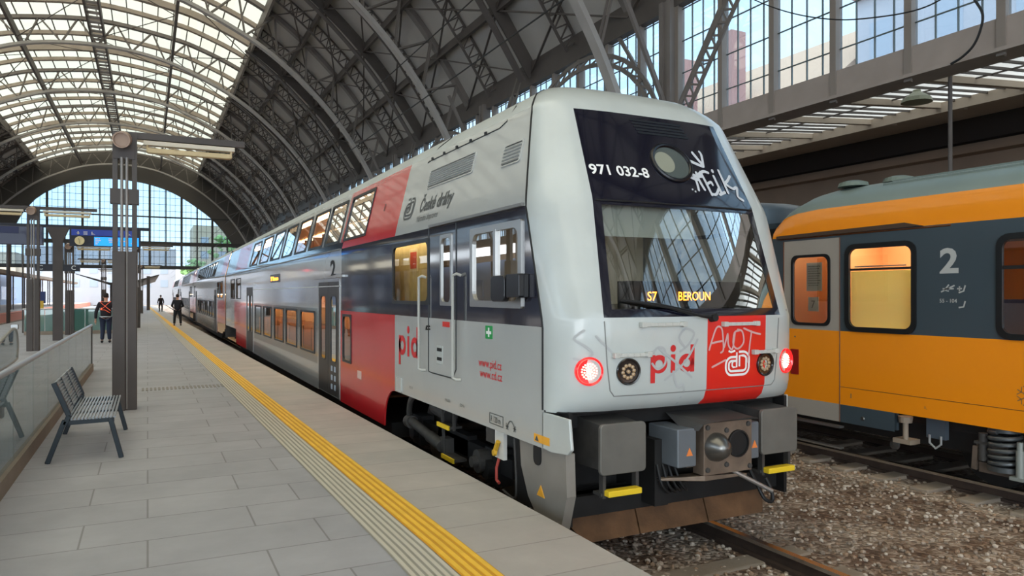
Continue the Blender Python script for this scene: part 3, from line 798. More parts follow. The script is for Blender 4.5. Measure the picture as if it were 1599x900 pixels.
b.add([(CX-.9, 5.55, 2.34), (CX+.2, 5.52, 2.34), (CX+.2, 5.6, 2.66), (CX-.9, 5.63, 2.66), (CX-.9, 5.57, 2.34), (CX+.2, 5.54, 2.34), (CX+.2, 5.62, 2.66), (CX-.9, 5.65, 2.66)],
      [(0, 1, 2, 3), (7, 6, 5, 4), (0, 3, 7, 4), (1, 5, 6, 2), (0, 4, 5, 1), (3, 2, 6, 7)])
b.build('sun_blind', mat('sun_blind_grey', (170, 172, 166), .8), car)
MB().box(CX-.68, CX+.62, 5.36, 5.55, 1.69, 1.93).build('destination_box', mat('display_black', (14, 13, 12), .3), car)
dsp = lambda x0, z0: (lambda x, y: Vector((CX+x0+x, 5.345, z0+y)))
text('S7', .115, dsp(-.50, 1.755), M_led, 'line_number', car, .0, 1.0)
text('BEROUN', .115, dsp(-.15, 1.755), M_led, 'destination_text', car, .0, .86)
MB().box(CX-.5, CX+.5, 6.7, 6.9, 2.68, 2.715).build('cab_fill_light', mat('cab_fill_glow', (255, 240, 210), .5, emit=3.), car)  # added fill light, brightens the cab seen through the windscreen
# ---- upper front: vents, round lamp window, number, graffiti
b = MB()
for k in range(5):
    z = 3.55-.034*k; x0 = -.27+.012*k; x1 = .36+.012*k
    b.add([front(x, zz2, o) for x in [x0+(x1-x0)*i/8 for i in range(9)] for zz2, o in ((z, .012), (z-.02, .004))], [(2*i, 2*i+2, 2*i+3, 2*i+1) for i in range(8)])
b.build('front_vent', mat('vent_black', (10, 10, 12), .4), car)
def oncirc(cx_, cz_, r, k, n, off, rz=1.): return front(cx_+r*math.cos(2*math.pi*k/n), cz_+r*rz*math.sin(2*math.pi*k/n), off)
b = MB(); n = 40
b.tube([oncirc(.065, 3.10, .225, k, n, .01, .83) for k in range(n)], .022, 8, closed=True)
lf = b.build('round_window_rim', mat('rim_black', (14, 14, 20), .3), car)
b = MB(); b.add([oncirc(.065, 3.10, .21, k, n, .006, .83) for k in range(n)], [tuple(range(n))]); b.build('glass', mat('lamp_window_glass', (84, 92, 90), .08, 0, coat=1.), lf)
b = MB()
b.add([oncirc(-.02, 3.10, .115, k, n, .012, .95) for k in range(n)], [tuple(range(n))]); b.build('headlamp_reflector', mat('lamp_reflector', (150, 152, 136), .35, .1), lf)
text('971 032-8', .138, lambda x, y: front(-.905+x, 2.918+y, .004), M_white, 'vehicle_number', car, .003, 1.14)
b = MB(); FF = FR(.005)
for P, wd in (([(.14, 3.09), (.19, 3.01), (.27, 2.955), (.34, 2.945)], .034), ([(.26, 3.0), (.33, 2.98), (.40, 2.985)], .034), ([(.34, 3.02), (.345, 2.93), (.37, 2.84)], .03),
              ([(.27, 3.06), (.30, 2.93), (.29, 2.83)], .028), ([(.40, 3.03), (.42, 2.93), (.44, 2.79)], .03), ([(.36, 3.0), (.44, 3.04), (.50, 3.03)], .03), ([(.42, 2.9), (.49, 2.93), (.5, 2.9)], .026), ([(.44, 2.80), (.5, 2.80), (.56, 2.86)], .028),
              ([(.56, 3.0), (.57, 2.9), (.58, 2.81)], .03), ([(.57, 3.05), (.572, 3.06)], .034), ([(.55, 2.80), (.63, 2.83)], .03), ([(.66, 3.07), (.67, 2.95), (.675, 2.83)], .03), ([(.80, 3.02), (.73, 2.96), (.69, 2.93), (.77, 2.88), (.84, 2.9), (.80, 2.8), (.86, 2.76)], .03),
              ([(.39, 3.24), (.43, 3.17), (.47, 3.1), (.38, 3.12), (.33, 3.14)], .034), ([(.47, 3.10), (.50, 3.22), (.49, 3.26)], .03), ([(.21, 2.83), (.213, 2.833)], .02), ([(.24, 2.81), (.243, 2.813)], .02)):
    q = smoothpath([(a, c, 0) for a, c in P], 5) if len(P) > 2 else [Vector((a, c, 0)) for a, c in P]
    ribbon(b, q, wd, FF)
b.build('graffiti_tag', mat('spray_silver', (196, 200, 206), .6), car)
# ---- lower front writing
def pidlogo(fn, s, par, m, name='pid_lettering', sx=1.):
    """lower-case p i d built from rings and stems; s = x-height"""
    b = MB(); t = .27*s; R = .5*s; g = lambda x, y: fn(x*sx, y)
    def bowl(cx_):
        N = 28
        o = [(cx_+R*math.cos(2*math.pi*k/N), R+R*math.sin(2*math.pi*k/N)) for k in range(N)]
        i = [(cx_+(R-t)*math.cos(2*math.pi*k/N), R+(R-t)*math.sin(2*math.pi*k/N)) for k in range(N)]
        b.add([g(*p) for p in o+i], [(k, (k+1) % N, N+(k+1) % N, N+k) for k in range(N)])
    def stem(x0, y0, y1): 
        for k in range(4):
            ya, yb = y0+(y1-y0)*k/4, y0+(y1-y0)*(k+1)/4
            b.add([g(x0, ya), g(x0+t, ya), g(x0+t, yb), g(x0, yb)], [(0, 1, 2, 3)])
    stem(0, -.5*s, s); bowl(R); stem(1.22*s, 0, s)
    N = 16; b.add([g(1.22*s+t/2+.17*s*math.cos(2*math.pi*k/N), 1.32*s+.19*s*math.sin(2*math.pi*k/N)) for k in range(N)], [tuple(range(N))])
    bowl(1.72*s+R); stem(1.72*s+2*R-t, 0, 1.5*s)
    return b.build(name, m, par)
pidlogo(lambda x, y: front(-.575+x, 1.11+y, .004), .165, car, mat('front_lettering_red', (206, 44, 44), .5), sx=1.08)
def cdlogo(fn, s, par, m, name='railway_emblem', shear=.0):
    """rounded two-line CD emblem drawn with nested strokes in a unit box 1.35 x 1"""
    b = MB(); f = lambda x, y: fn(s*(x+shear*y), s*y)
    def arc(cx_, cy_, rx, ry, a0, a1, n=8): return [(cx_+rx*math.cos(math.radians(a0+(a1-a0)*k/n)), cy_+ry*math.sin(math.radians(a0+(a1-a0)*k/n))) for k in range(n+1)]
    for o in (0., .17):
        P = [(.62, .78-o)]+arc(.33, .45, .33-o, .33-o, 90, 180)+arc(.33, .33, .33-o, .33-o, 180, 270)+[(.92, 0+o)]+arc(.99, .33, .36-o, .33-o, 270, 360)+arc(.99, .67, .36-o, .33-o, 0, 90)+[(.74, 1.0-o)]
        if o: P = P[:-1]+[(.78, 1-o), (.78, .36)]
        ribbon(b, P, .10, f, round_=False)
    ribbon(b, [(.62, .62), (.42, .60), (.36, .5), (.36, .4), (.42, .34), (.62, .34), (.62, .98)], .09, f, round_=False)
    ribbon(b, [(.14, 1.06), (.28, 1.0), (.52, 1.06)], .09, f, round_=False)
    return b.build(name, m, par)
cdlogo(lambda x, y: front(.285+x, 1.055+y, .004), .215, car, M_white)
b = MB()
for P in ([(.08, 1.30), (.10, 1.36), (.16, 1.50), (.22, 1.5), (.24, 1.42), (.25, 1.3), (.22, 1.27)], [(.10, 1.36), (.24, 1.38)], [(.26, 1.32), (.29, 1.42), (.30, 1.44), (.31, 1.34), (.36, 1.3), (.39, 1.46)],
          [(.44, 1.47), (.38, 1.45), (.37, 1.34), (.43, 1.3), (.5, 1.36), (.48, 1.46), (.42, 1.48)], [(.5, 1.49), (.62, 1.45), (.72, 1.43)], [(.60, 1.46), (.58, 1.33), (.56, 1.17)], [(.12, 1.14), (.28, 1.2)]):
    ribbon(b, smoothpath([(a, c, 0) for a, c in P], 4) if len(P) > 2 else P, .018, FR(.005))
b.build('graffiti_scribble', mat('spray_pink_grey', (214, 168, 166), .6), car)
b = MB()
for P in ([(-.56, 1.2), (-.5, 1.15), (-.42, 1.2), (-.43, 1.32), (-.5, 1.34), (-.55, 1.3)], [(-.5, 1.34), (-.3, 1.2), (-.12, 1.06)], [(-.42, 1.05), (-.2, 1.2), (-.06, 1.4)], [(-.25, 1.3), (-.16, 1.36), (-.1, 1.46), (-.2, 1.5), (-.27, 1.42), (-.2, 1.33)],
          [(-.33, 1.12), (-.28, .98), (-.22, 1.0), (-.2, .93)], [(-.22, .88), (-.22, .82)], [(-1.2, 1.5), (-1.27, 1.43), (-1.18, 1.36), (-1.13, 1.3), (-1.2, 1.25), (-1.27, 1.26)], [(-1.1, 1.45), (-.95, 1.3)]):
    ribbon(b, smoothpath([(a, c, 0) for a, c in P], 4) if len(P) > 2 else P, .022, FR(.0045))
b.build('graffiti_faded', mat('spray_faded', (176, 178, 178), .7), car)
# ---- front handles
for x0, x1, z in ((-.69, -.22, 1.545), (.23, .66, 1.535), (-.95, -.6, 1.285), (.62, .95, 1.262)):
    b = MB(); P = [front(x0+(x1-x0)*k/6, z, .035) for k in range(7)]
    for p, q in zip(P, P[1:]): b.bar(p, q, .018, .032)
    for x in (x0+.015, x1-.015): b.bar(front(x, z, 0), front(x, z, .05), .05, .045)
    b.build('front_handle', mat('handle_grey', (190, 190, 184), .4), car, bevel=.004)
# ---- front lamps
def fnormal(x, z):
    a = front(x+.02, z)-front(x-.02, z); c = front(x, z+.02)-front(x, z-.02); n_ = a.cross(c).normalized()
    return n_ if n_.y < 0 else -n_
for s in (-1, 1):
    c = front(s*.8, 1.14); nn = fnormal(s*.8, 1.14)
    b = MB(); b.disc_stack(c, nn, [(-.03, .118), (.012, .118), (.02, .112), (.016, .1), (.004, .095), (-.004, 0)], 36)
    L = b.build('headlamp', mat('headlamp_black', (36, 30, 28), .25, coat=.6), car, smooth=True)
    b = MB(); u = nn.orthogonal().normalized(); v = nn.cross(u)
    for k in range(11):
        if k == 0: q = c
        else: q = c+(u*math.cos(k*.628)+v*math.sin(k*.628))*.055
        b.disc_stack(q+nn*.004, nn, [(-.006, .018), (.006, .016), (.012, .008), (.013, 0)], 10)
    b.build('led_cluster', mat('led_off', (178, 150, 116), .3, coat=.5), L, smooth=True)
    c = front(s*1.15, 1.15); nn = (fnormal(s*1.15, 1.15)+Vector((0, -.6, 0))).normalized()
    b = MB(); b.disc_stack(c-nn*.01, nn, [(-.05, .125), (.02, .125), (.03, .118), (.022, .106), (.008, .1), (.004, 0)], 36)
    L = b.build('tail_lamp', M_redlens, car, smooth=True)
    b = MB(); u = nn.orthogonal().normalized(); v = nn.cross(u)
    for ring_, cnt in ((0, 1), (.022, 6), (.044, 12), (.066, 18)):
        for k in range(cnt):
            a = 2*math.pi*k/cnt; q = c+(u*math.cos(a)+v*math.sin(a))*ring_+nn*.002
            b.disc_stack(q, nn, [(-.004, .0085), (.006, .007), (.008, 0)], 8)
    b.build('led_cluster', M_ledred, L)
# ---- side: gutter, seams, lids, grilles, lettering
b = MB(); b.box(CX-1.44, CX-1.405, 6.0, 8.5, 2.63, 2.66); b.box(CX-1.43, CX-1.405, 13.2, 34.6, 2.62, 2.64)
b.build('rain_gutter', mat('gutter_grey', (120, 120, 118), .4), car)
b = MB(); b.tube([side(y, z, .002) for y, z in ((9.2, 3.56), (9.1, 3.575), (7.0, 3.575), (6.85, 3.62), (6.9, 3.80), (7.1, 3.9))], .007, 6)
b.tube([side(y, z, .002) for y, z in ((9.2, 3.56), (9.05, 3.75), (8.8, 3.84))], .007, 6)
for k in range(5): b.box(CX-1.21, CX-1.19, 7.3+k*.42, 7.34+k*.42, 3.565, 3.6)
b.build('roof_hatch_seam', M_blackframe, car)
def grille(y0, y1, z0, z1, n, m1, m2, name):
    b = MB()
    b.ring(rrect(y0, y1, z0, z1, .03), rrect(y0+.02, y1-.02, z0+.015, z1-.015, .025), SP(0), SP(.012))
    g = b.build(name, m1, car); b = MB()
    for k in range(n):
        z = z0+.03+(z1-z0-.05)*k/n; h = (z1-z0-.05)/n
        b.prism([(0, 0), (.018, h*.2), (.003, h*.95)], lambda o, d: side(y0+.025, z+d, o), lambda o, d: side(y1-.025, z+d, o))
    b.build('louvre', m1, g)
    b = MB(); b.add([side(y, z, .001) for y, z in ((y0+.01, z0+.01), (y1-.01, z0+.01), (y1-.01, z1-.01), (y0+.01, z1-.01))], [(0, 1, 2, 3)]); b.build('grille_backing', m2, g)
grille(7.5, 8.98, 3.17, 3.42, 7, M_grey, mat('louvre_shadow', (96, 96, 94), .6), 'side_grille')
grille(6.3, 6.74, 3.1, 3.33, 5, M_grey, M_black, 'side_vent')
T = lambda y0, z0, off=.004: (lambda x, y: side(y0-x, z0+y, off))
cdlogo(T(9.74, 2.84), .27, car, M_dkgrey, shear=.12)
text('České dráhy', .235, T(9.10, 2.885), M_dkgrey, 'company_lettering', car, .006, .96, shear=.15)
text('Národní dopravce', .115, T(9.12, 2.755), M_dkgrey, 'company_subtitle', car, .0, .92, shear=.1)
pidlogo(T(9.76, .98), .27, car, M_txtred, sx=1.12)
text('www.pid.cz', .125, T(7.03, 1.06), M_txtred, 'web_address', car, .001, .95)
text('www.cd.cz', .125, T(7.00, .95), M_txtred, 'web_address', car, .001, .98)
text('R 120 m', .085, T(6.73, .525), M_dkgrey, 'radius_marking', car, .001, .8)
b = MB(); b.ring(rrect(6.44, 6.76, .50, .61, .005), rrect(6.45, 6.75, .508, .602, .004), SP(.002), SP(.004)); b.build('marking_box', M_dkgrey, car)
b = MB(); 
for P in ([(6.37, .56), (6.33, .50)], [(6.33, .56), (6.37, .50)], [(6.38, .53), (6.32, .53)], [(6.21, .56), (6.17, .50)], [(6.17, .56), (6.21, .50)], [(6.22, .53), (6.16, .53)], [(6.33, .56), (6.29, .59), (6.25, .59), (6.21, .56)]): ribbon(b, P, .012, SP(.004), round_=False)
b.build('turning_symbol', M_dkgrey, car)
text('2', .44, T(14.0, 2.14), M_black, 'class_number', car, .012, 1.9)
text('8', .16, T(10.86, 3.08), M_dkgrey, 'route_figure', car, .0, 1.)
b = MB(); b.prism(rrect(6.69, 6.86, 1.355, 1.49, .005), SP(.0), SP(.004)); sg = b.build('first_aid_sign', M_green, car)
b = MB(); b.prism([(6.76, 1.375), (6.79, 1.375), (6.79, 1.405), (6.835, 1.405), (6.835, 1.435), (6.79, 1.435), (6.79, 1.47), (6.76, 1.47), (6.76, 1.435), (6.715, 1.435), (6.715, 1.405), (6.76, 1.405)], SP(.004), SP(.006)); b.build('cross', M_white, sg)
MB().prism(rrect(7.86, 8.08, 1.43, 1.49, .004), SP(0), SP(.005)).build('extinguisher_sticker', mat('sticker_red', (214, 50, 40), .5), car)
b = MB(); b.prism(rrect(5.52, 5.8, .49, .56, .004), SP(0), SP(.004)); wg = b.build('warning_sticker', mat('sticker_orange', (236, 168, 50), .5), car)
b = MB(); b.prism([(5.71, .5), (5.78, .5), (5.745, .55)], SP(.004), SP(.006)); b.build('warning_triangle', M_dkgrey, wg)
MB().prism([(5.66, -.0), (5.8, -.0), (5.73, .1)], SP(-.03), SP(-.024)).build('warning_triangle', mat('sticker_orange', (236, 168, 50)), car)
for y0, s_ in ((8.0, 'MINI 971'), (7.55, 'CD 46 t'), (9.3, 'REV 09')): text(s_, .05, T(y0, .56), M_dkgrey, 'stencil_text', car, 0, .9)
b = MB(); b.prism(rrect(9.62, 9.85, .47, .66, .01), SP(0), SP(.02)); b.build('side_box', M_mask, car)
# ---- cab side windows, grab rails, cab door
window(car, 6.04, 7.22, 1.69, 2.5, .10, .055, fm=M_alu, proud=.02, name='cab_window')
MB().box(CX-1.435, CX-1.40, 6.58, 6.63, 1.73, 2.46).build('window_bar', M_alu, car)
b = MB()
o = [(8.56, .86), (8.56, 2.62), (7.66, 2.62), (7.66, .96), (7.76, .85), (8.46, .85)]
b.tube([side(y, z, .002) for y, z in o], .008, 6, closed=True)
dr = b.build('cab_door', M_blackframe, car)
b = MB(); b.prism(rrect(8.08, 8.28, .98, 1.2, .01), SP(0), SP(.006)); b.build('step_recess', M_mask, dr)
b = MB(); b.prism(rrect(8.1, 8.26, 1.13, 1.17, .005), SP(.006), SP(.008)); b.prism(rrect(8.1, 8.26, 1.02, 1.06, .005), SP(.006), SP(.008)); b.build('step_slot', M_black, dr)
b = MB(); b.tube([side(8.52, 1.38, .0), side(8.52, 1.38, .05), side(8.5, 1.42, .05), side(8.4, 1.42, .05)], .012, 6); b.build('door_handle', M_black, dr)
window(dr, 7.80, 8.14, 1.69, 2.5, .07, .03, fm=M_alu, name='cab_door_window')
window(car, 8.56, 10.04, 1.69, 2.5, .09, .035, name='vestibule_window')
for y in (8.72, 7.58):
    b = MB(); b.tube([side(y-.06, 2.02, 0), side(y-.05, 2.04, .05), side(y, 2.02, .075), side(y, 1.95, .075), side(y, .95, .075), side(y, .88, .075), side(y-.03, .86, .05), side(y-.06, .86, 0)], .017, 10)
    b.build('grab_rail', mat('grab_rail_grey', (182, 182, 176), .3), car, smooth=True)
window(car, 12.41, 13.01, .63, 1.45, .09, .03, name='small_window')
for a, c in UPW:
    window(car, a, c, 2.77, 3.547, .09, .03, name='upper_window')
    window(car, a, c, 2.77, 3.547, .09, .03, s=1, name='upper_window', gm=M_dkpane)
for a, c in LOW: window(car, a, c, .58, 1.45, .08, .03, name='lower_window')
for a, c in ENDW: window(car, a, c, 1.64, 2.42, .06, .03, name='end_window')
# right-hand side windows too
for a, c, d, e in holes[:1]+holes[2:4]: window(car, a, c, d, e, .08, .03, s=1, name='side_window', gm=M_dkpane)
for a, c in LOW: window(car, a, c, .58, 1.45, .08, .03, s=1, name='side_window', gm=M_dkpane)
for a, c in ENDW: window(car, a, c, 1.64, 2.42, .08, .03, s=1, name='side_window', gm=M_dkpane)
# ---- sliding doors
M_doordk = mat('door_dark_grey', (62, 57, 54), .4, 0, spec=.3)
def doors(par, y0, y1, z0=-.1, z1=2.05, cx=None):
    fb = MB(); fb.ring(rrect(y0-.07, y1+.07, z0, z1+.05, .02), rrect(y0, y1, z0+.01, z1, .02), SP(-.02), SP(.008))
    fb.box(CX-1.46, CX-1.40, y0-.45, y1+.5, z1+.07, z1+.11)
    D = fb.build('door_frame', M_silver, par)
    ym = (y0+y1)/2
    for a, c in ((y0, ym-.01), (ym+.01, y1)):
        b = MB(); i = rrect(a+.22, c-.22, z0+.65, z1-.28, .08)
        b.ring(rrect(a, c, z0, z1, .02), i, SP(-.035), SP(-.012)) if False else b.ring(rrect(a, c, z0, z1, .02), i, SP(-.01), SP(.006))
        L = b.build('door_leaf', M_doordk, par)
        g = MB(); g.add([side(y, z, .0) for y, z in i], [tuple(range(len(i)))]); g.build('glass', M_tglass, L)
        r = MB(); r.ring(rrect(a+.2, c-.2, z0+.63, z1-.26, .09), i, SP(.004), SP(.012)); r.build('gasket', M_blackframe, L)
    return D
doors(car, 13.3, 15.05); doors(car, 25.4, 27.15)
b = MB()
for k in range(3):
    for j in range(2): b.prism(rrect(13.55+.25*j, 13.68+.25*j, .02+.17*k, .12+.17*k, .01), SP(.006), SP(.009))
b.build('door_stickers', mat('sticker_pale_blue', (170, 182, 196), .5), car)
# door hole lights: destination display and small signs
b = MB(); b.prism(rrect(19.9, 21.6, 2.14, 2.36, .02), SP(-.01), SP(.004)); dd = b.build('side_display', mat('display_black', (14, 13, 12)), car)
text('S7 Beroun', .16, T(21.5, 2.19, .006), M_led, 'display_text', dd, .002, 1.9)
b = MB(); b.box(CX-1.418, CX-1.408, 13.15, 25.3, 1.955, 1.97); b.build('body_seam', mat('seam_light', (214, 214, 212), .4), car)
b = MB(); b.prism(rrect(11.75, 12.0, .42, .55, .005), SP(0), SP(.004)); b.build('side_sticker', mat('sticker_pale', (226, 190, 180), .5), car)
# ---- mirror
b = MB(); b.prism(rrect(5.84, 6.10, 1.78, 2.0, .02), lambda y, z: Vector((CX-1.55, y, z)), lambda y, z: Vector((CX-1.49, y, z)))
b.prism(rrect(-.0, .16, 1.78, 2.0, .02), lambda d, z: Vector((CX-1.49+d*.5, 5.9, z)), lambda d, z: Vector((CX-1.49+d*.5, 5.98, z)))
b.prism(rrect(6.12, 6.42, 1.74, 1.99, .05), lambda y, z: Vector((CX-1.56, y, z)), lambda y, z: Vector((CX-1.50, y, z)))
b.build('wing_mirror', mat('mirror_black', (22, 22, 26), .3), car, bevel=.01)
# ---- interior of the saloon
b = MB()
b.prism([(-1.36, .5), (1.36, .5), (1.36, 2.63), (1.1, 3.6), (-1.1, 3.6), (-1.36, 2.63)], lambda x, z: Vector((CX+x, 8.35, z)), lambda x, z: Vector((CX+x, 8.4, z)));  b.box(CX-1.36, CX+1.36, 13.2, 34.5, -.12, -.08)
b.box(CX-1.3, CX+1.3, 10.9, 28.0, 1.86, 1.92); b.box(CX-.95, CX+.95, 8.4, 34.5, 3.78, 3.80); b.box(CX-1.3, CX+1.3, 8.4, 10.9, 2.6, 2.64); b.box(CX-1.36, CX+1.36, 28, 34.5, 1.4, 1.44)
b.box(CX-1.36, CX+1.36, 10.9, 10.95, .4, 2.6); b.box(CX-1.36, CX+1.36, 8.4, 10.9, 1.15, 1.2)
b.build('interior', M_interior, car)
b = MB(); b.box(CX-.5, CX-.45, 14.8, 28.0, -.08, 1.8); b.build('glow_catch_panel', mat('catch_panel_tan', (206, 150, 98), .7), car)  # added panel that catches lamp light, gives lower windows their orange glow
M_lamp2 = mat('lamp_neutral', (255, 248, 225), .5, emit=5., ecol=(1, .95, .8, 1))
MB().box(CX-1.34, CX-1.28, 8.7, 10.7, 2.53, 2.57).build('vestibule_lamp', M_lamp2, car)
b = MB(); b.box(CX-1.2, CX-1.17, 8.5, 10.88, 1.2, 2.6)
vw = b.build('vestibule_panel', mat('vestibule_yellow', (224, 200, 128), .6, 0, .12, 9), car)
b = MB(); b.box(CX-1.215, CX-1.205, 9.6, 9.86, 2.17, 2.40); b.build('notice', mat('notice_red', (224, 84, 44), .6), vw)
b = MB(); b.box(CX-1.21, CX-1.201, 9.55, 9.91, 2.13, 2.45); b.build('notice_frame', mat('notice_cream', (240, 220, 160), .6), vw)
b = MB()
b.box(CX-.95, CX-.85, 13.4, 27.8, 1.80, 1.84); b.box(CX+.5, CX+.7, 11.5, 28, 3.72, 3.77); b.box(CX-.65, CX-.5, 11.5, 28, 3.72, 3.77)
b.box(CX-.4, CX-.2, 28.3, 34, 3.72, 3.77)
b.build('ceiling_lamps', M_lampw, car)
M_seatb = mat('seat_fabric', (170, 118, 80), .9)
for (z0, ya, yb) in ((-.08, 15.6, 25.2), (1.92, 11.6, 27.4)):
    b = MB(); y = ya
    while y < yb:
        for x in (-1.25, .35): b.box(CX+x, CX+x+.9, y, y+.12, z0+.35, z0+1.15); b.box(CX+x, CX+x+.9, y-.45, y, z0+.38, z0+.48)
        y += .95
    b.build('seats', M_seatb, car)
# ---- front underframe, buffers, coupler, plough
b = MB()
b.box(CX-1.3, CX+1.3, 5.9, 6.05, -.1, .78); b.box(CX-1.35, CX+1.35, 5.55, 5.9, .62, .78)
b.box(CX-1.28, CX+1.28, 5.5, 5.75, -.16, .02); b.box(CX-.45, CX-.3, 5.3, 5.9, -.1, .5)
for s in (-1, 1): b.box(CX+s*1.27-.02, CX+s*1.27+.02, 5.4, 6.4, -.2, .78)
b.build('headstock', M_soot_shade, car)
for s in (-1, 1):
    cx_ = CX+s*.907; b = MB()
    b.prism(rrect(cx_-.235, cx_+.235, .285, .715, .04), lambda x, z: Vector((x, 5.13, z)), lambda x, z: Vector((x, 5.17, z)))
    bf = b.build('buffer', mat('buffer_plate', (112, 110, 104), .5, .3, .12, 4), car, bevel=.008)
    b = MB(); b.prism([(5.17, .32), (5.17, .70), (5.75, .74), (5.75, .3)], lambda y, z: Vector((cx_-.2, y, z)), lambda y, z: Vector((cx_+.2, y, z))); b.build('buffer_box', M_under, bf)
    b = MB()
    for q in (-.17, .17): b.bar((cx_+q, 5.2, .3), (cx_+q, 5.2, .08), .03, .06, (0, 1, 0))
    b.box(cx_-.2, cx_+.2, 5.18, 5.3, .1, .125); b.build('step_bracket', M_under, bf)
    b = MB(); b.box(cx_-.17, cx_+.17, 5.1, 5.19, .105, .155); b.build('yellow_step', M_yel, bf, bevel=.006)
b = MB()   # coupler
b.box(4.43, 5.0, 5.05, 5.2, .19, .66); b.box(4.36, 5.05, 5.2, 5.34, .24, .6); b.box(4.5, 4.85, 5.3, 6.0, .3, .55)
b.add([(4.1, 5.25, .16), (4.45, 5.06, .19), (4.95, 5.06, .16), (4.95, 5.3, .16), (4.1, 5.3, .16), (4.1, 5.25, .14), (4.45, 5.06, .14), (4.95, 5.06, .14), (4.95, 5.3, .14), (4.1, 5.3, .14)], [(0, 1, 2, 3, 4), (9, 8, 7, 6, 5), (0, 5, 6, 1), (1, 6, 7, 2), (2, 7, 8, 3)])
cp = b.build('coupler_head', mat('coupler_metal', (122, 106, 92), .55, .4, .25, 6), car, bevel=.006)
b = MB(); b.disc_stack((4.565, 5.05, .44), (0, -1, 0), [(0, .13), (.04, .125), (.12, .08), (.15, .04), (.155, 0)], 28); b.build('coupler_cone', mat('coupler_cone', (118, 116, 112), .3, .8), cp, smooth=True)
b = MB(); b.disc_stack((4.825, 5.05, .45), (0, -1, 0), [(0, .125), (.02, .125), (.022, .11), (.006, .108), (.005, 0)], 28, 0); b.build('coupler_socket', M_black, cp, smooth=True)
for (x, z) in ((4.69, .58), (4.69, .27), (4.47, .62), (4.97, .23), (4.95, .62), (4.47, .24)): MB().disc_stack((x, 5.05, z), (0, -1, 0), [(0, .025), (.015, .022), (.018, 0)], 10).build('bolt', M_under, cp)
b = MB(); b.add([(4.38, 5.0, .66), (4.52, 4.98, .68), (4.98, 4.98, .69), (5.06, 5.02, .66), (5.05, 5.5, .70), (4.36, 5.5, .70), (4.36, 5.04, .60), (4.3, 5.2, .6)], [(0, 1, 2, 3, 4, 5), (0, 5, 7), (0, 7, 6)]); b.build('rubber_cover', mat('rubber_sheet', (64, 62, 60), .8), cp)
for x0, x1 in ((4.16, 4.37), (5.0, 5.12)):
    b = MB(); b.box(x0, x1, 5.08, 5.5, .28, .62); bx = b.build('cable_box', mat('cable_box_grey', (112, 118, 124), .45, .3, .08, 4), cp, bevel=.012)
    xm = x0+.13 if x0 < 4.5 else x0+.06
    MB().prism([(xm-.035, .38), (xm+.035, .38), (xm, .45)], lambda x, z: Vector((x, 5.08, z)), lambda x, z: Vector((x, 5.074, z))).build('warning_triangle', mat('warning_orange', (232, 132, 66), .5), bx)
b = MB(); b.tube([(4.69, 5.1, .25), (5.2, 5.0, -.02)], .02, 10); b.build('coupler_lever', M_alu, cp, smooth=True)
b = MB(); b.tube(smoothpath([(5.22, 5.1, .08), (5.26, 5.06, -.05), (5.24, 5.04, -.13), (5.16, 5.05, -.1), (5.13, 5.1, 0), (5.12, 5.2, .15)], 6), .018, 8)
b.build('hose', M_black, cp, smooth=True); b = MB()
for k in range(4): b.tube(smoothpath([(4.1+.06*k, 5.3, .28), (4.12+.07*k, 5.25, .1), (4.25+.06*k, 5.3, .02), (4.4, 5.6, .15)], 6), .014, 6)
b.build('hose', M_black, cp, smooth=True)
for k in range(3):   # plough plates
    x0 = 3.26+k*.815; b = MB()
    b.add([(x0, 5.6, -.14), (x0+.80, 5.6, -.14), (x0+.80-.1*(k == 2), 5.5, -.4), (x0+.22*(k == 0), 5.5, -.4), (x0, 5.63, -.14), (x0+.80, 5.63, -.14), (x0+.80-.1*(k == 2), 5.53, -.4), (x0+.22*(k == 0), 5.53, -.4)],
          [(0, 1, 2, 3), (7, 6, 5, 4), (0, 4, 5, 1), (1, 5, 6, 2), (2, 6, 7, 3), (3, 7, 4, 0)])
    for q in (.15, .4, .62): b.disc_stack((x0+q, 5.585, -.18), (0, -1, .38), [(0, .016), (.012, .014), (.013, 0)], 8)
    b.build('plough_plate', M_rust, car)
b = MB(); b.box(3.2, 5.86, 5.56, 5.68, -.16, .02)
b.build('plough_beam', M_soot_shade, car, bevel=.01)
# ---- bogies and side equipment
def bogie(par, yc, name='bogie'):
    b = MB()
    for s in (-1, 1):
        b.box(CX+s*1.02-.06, CX+s*1.02+.06, yc-1.7, yc+1.7, -.15, .05); b.box(CX+s*1.02-.06, CX+s*1.02+.06, yc-.5, yc+.5, -.28, .1)
        for q in (-1.25, 1.25):
            b.box(CX+s*1.02-.1, CX+s*1.02+.1, yc+q-.16, yc+q+.16, -.3, .1); b.cyl((CX+s*1.1, yc+q, -.12), (CX+s*1.2, yc+q, -.12), .11)
    b.box(CX-1.05, CX+1.05, yc-.25, yc+.25, -.2, 0)
    B = b.build(name, M_soot_shade, par)
    for q in (-1.25, 1.25):
        b = MB()
        for s in (-1, 1): b.disc_stack((CX+s*.72, yc+q, -.12), (s, 0, 0), [(-.04, .47), (0, .47), (.01, .45), (.09, .45), (.1, .4), (.1, 0)], 36)
        b.cyl((CX-.76, yc+q, -.12), (CX+.76, yc+q, -.12), .09); b.build('wheelset', M_under, B, smooth=True)
    return B
bogie(car, 8.6); bogie(car, 31.9)
b = MB(); b.cyl((CX-1.27, 9.62, .06), (CX-1.27, 8.9, -.02), .062); b.cyl((CX-1.27, 8.9, -.02), (CX-1.27, 8.45, -.07), .075); b.cyl((CX-1.27, 9.75, .05), (CX-1.27, 9.6, .05), .09)
b.tube(smoothpath([(CX-1.25, 9.7, .05), (CX-1.3, 9.65, .2), (CX-1.32, 9.5, .38), (CX-1.3, 9.35, .46)], 5), [.04]*16, 8) ; b.box(CX-1.3, CX-1.2, 8.25, 8.45, -.15, .06)
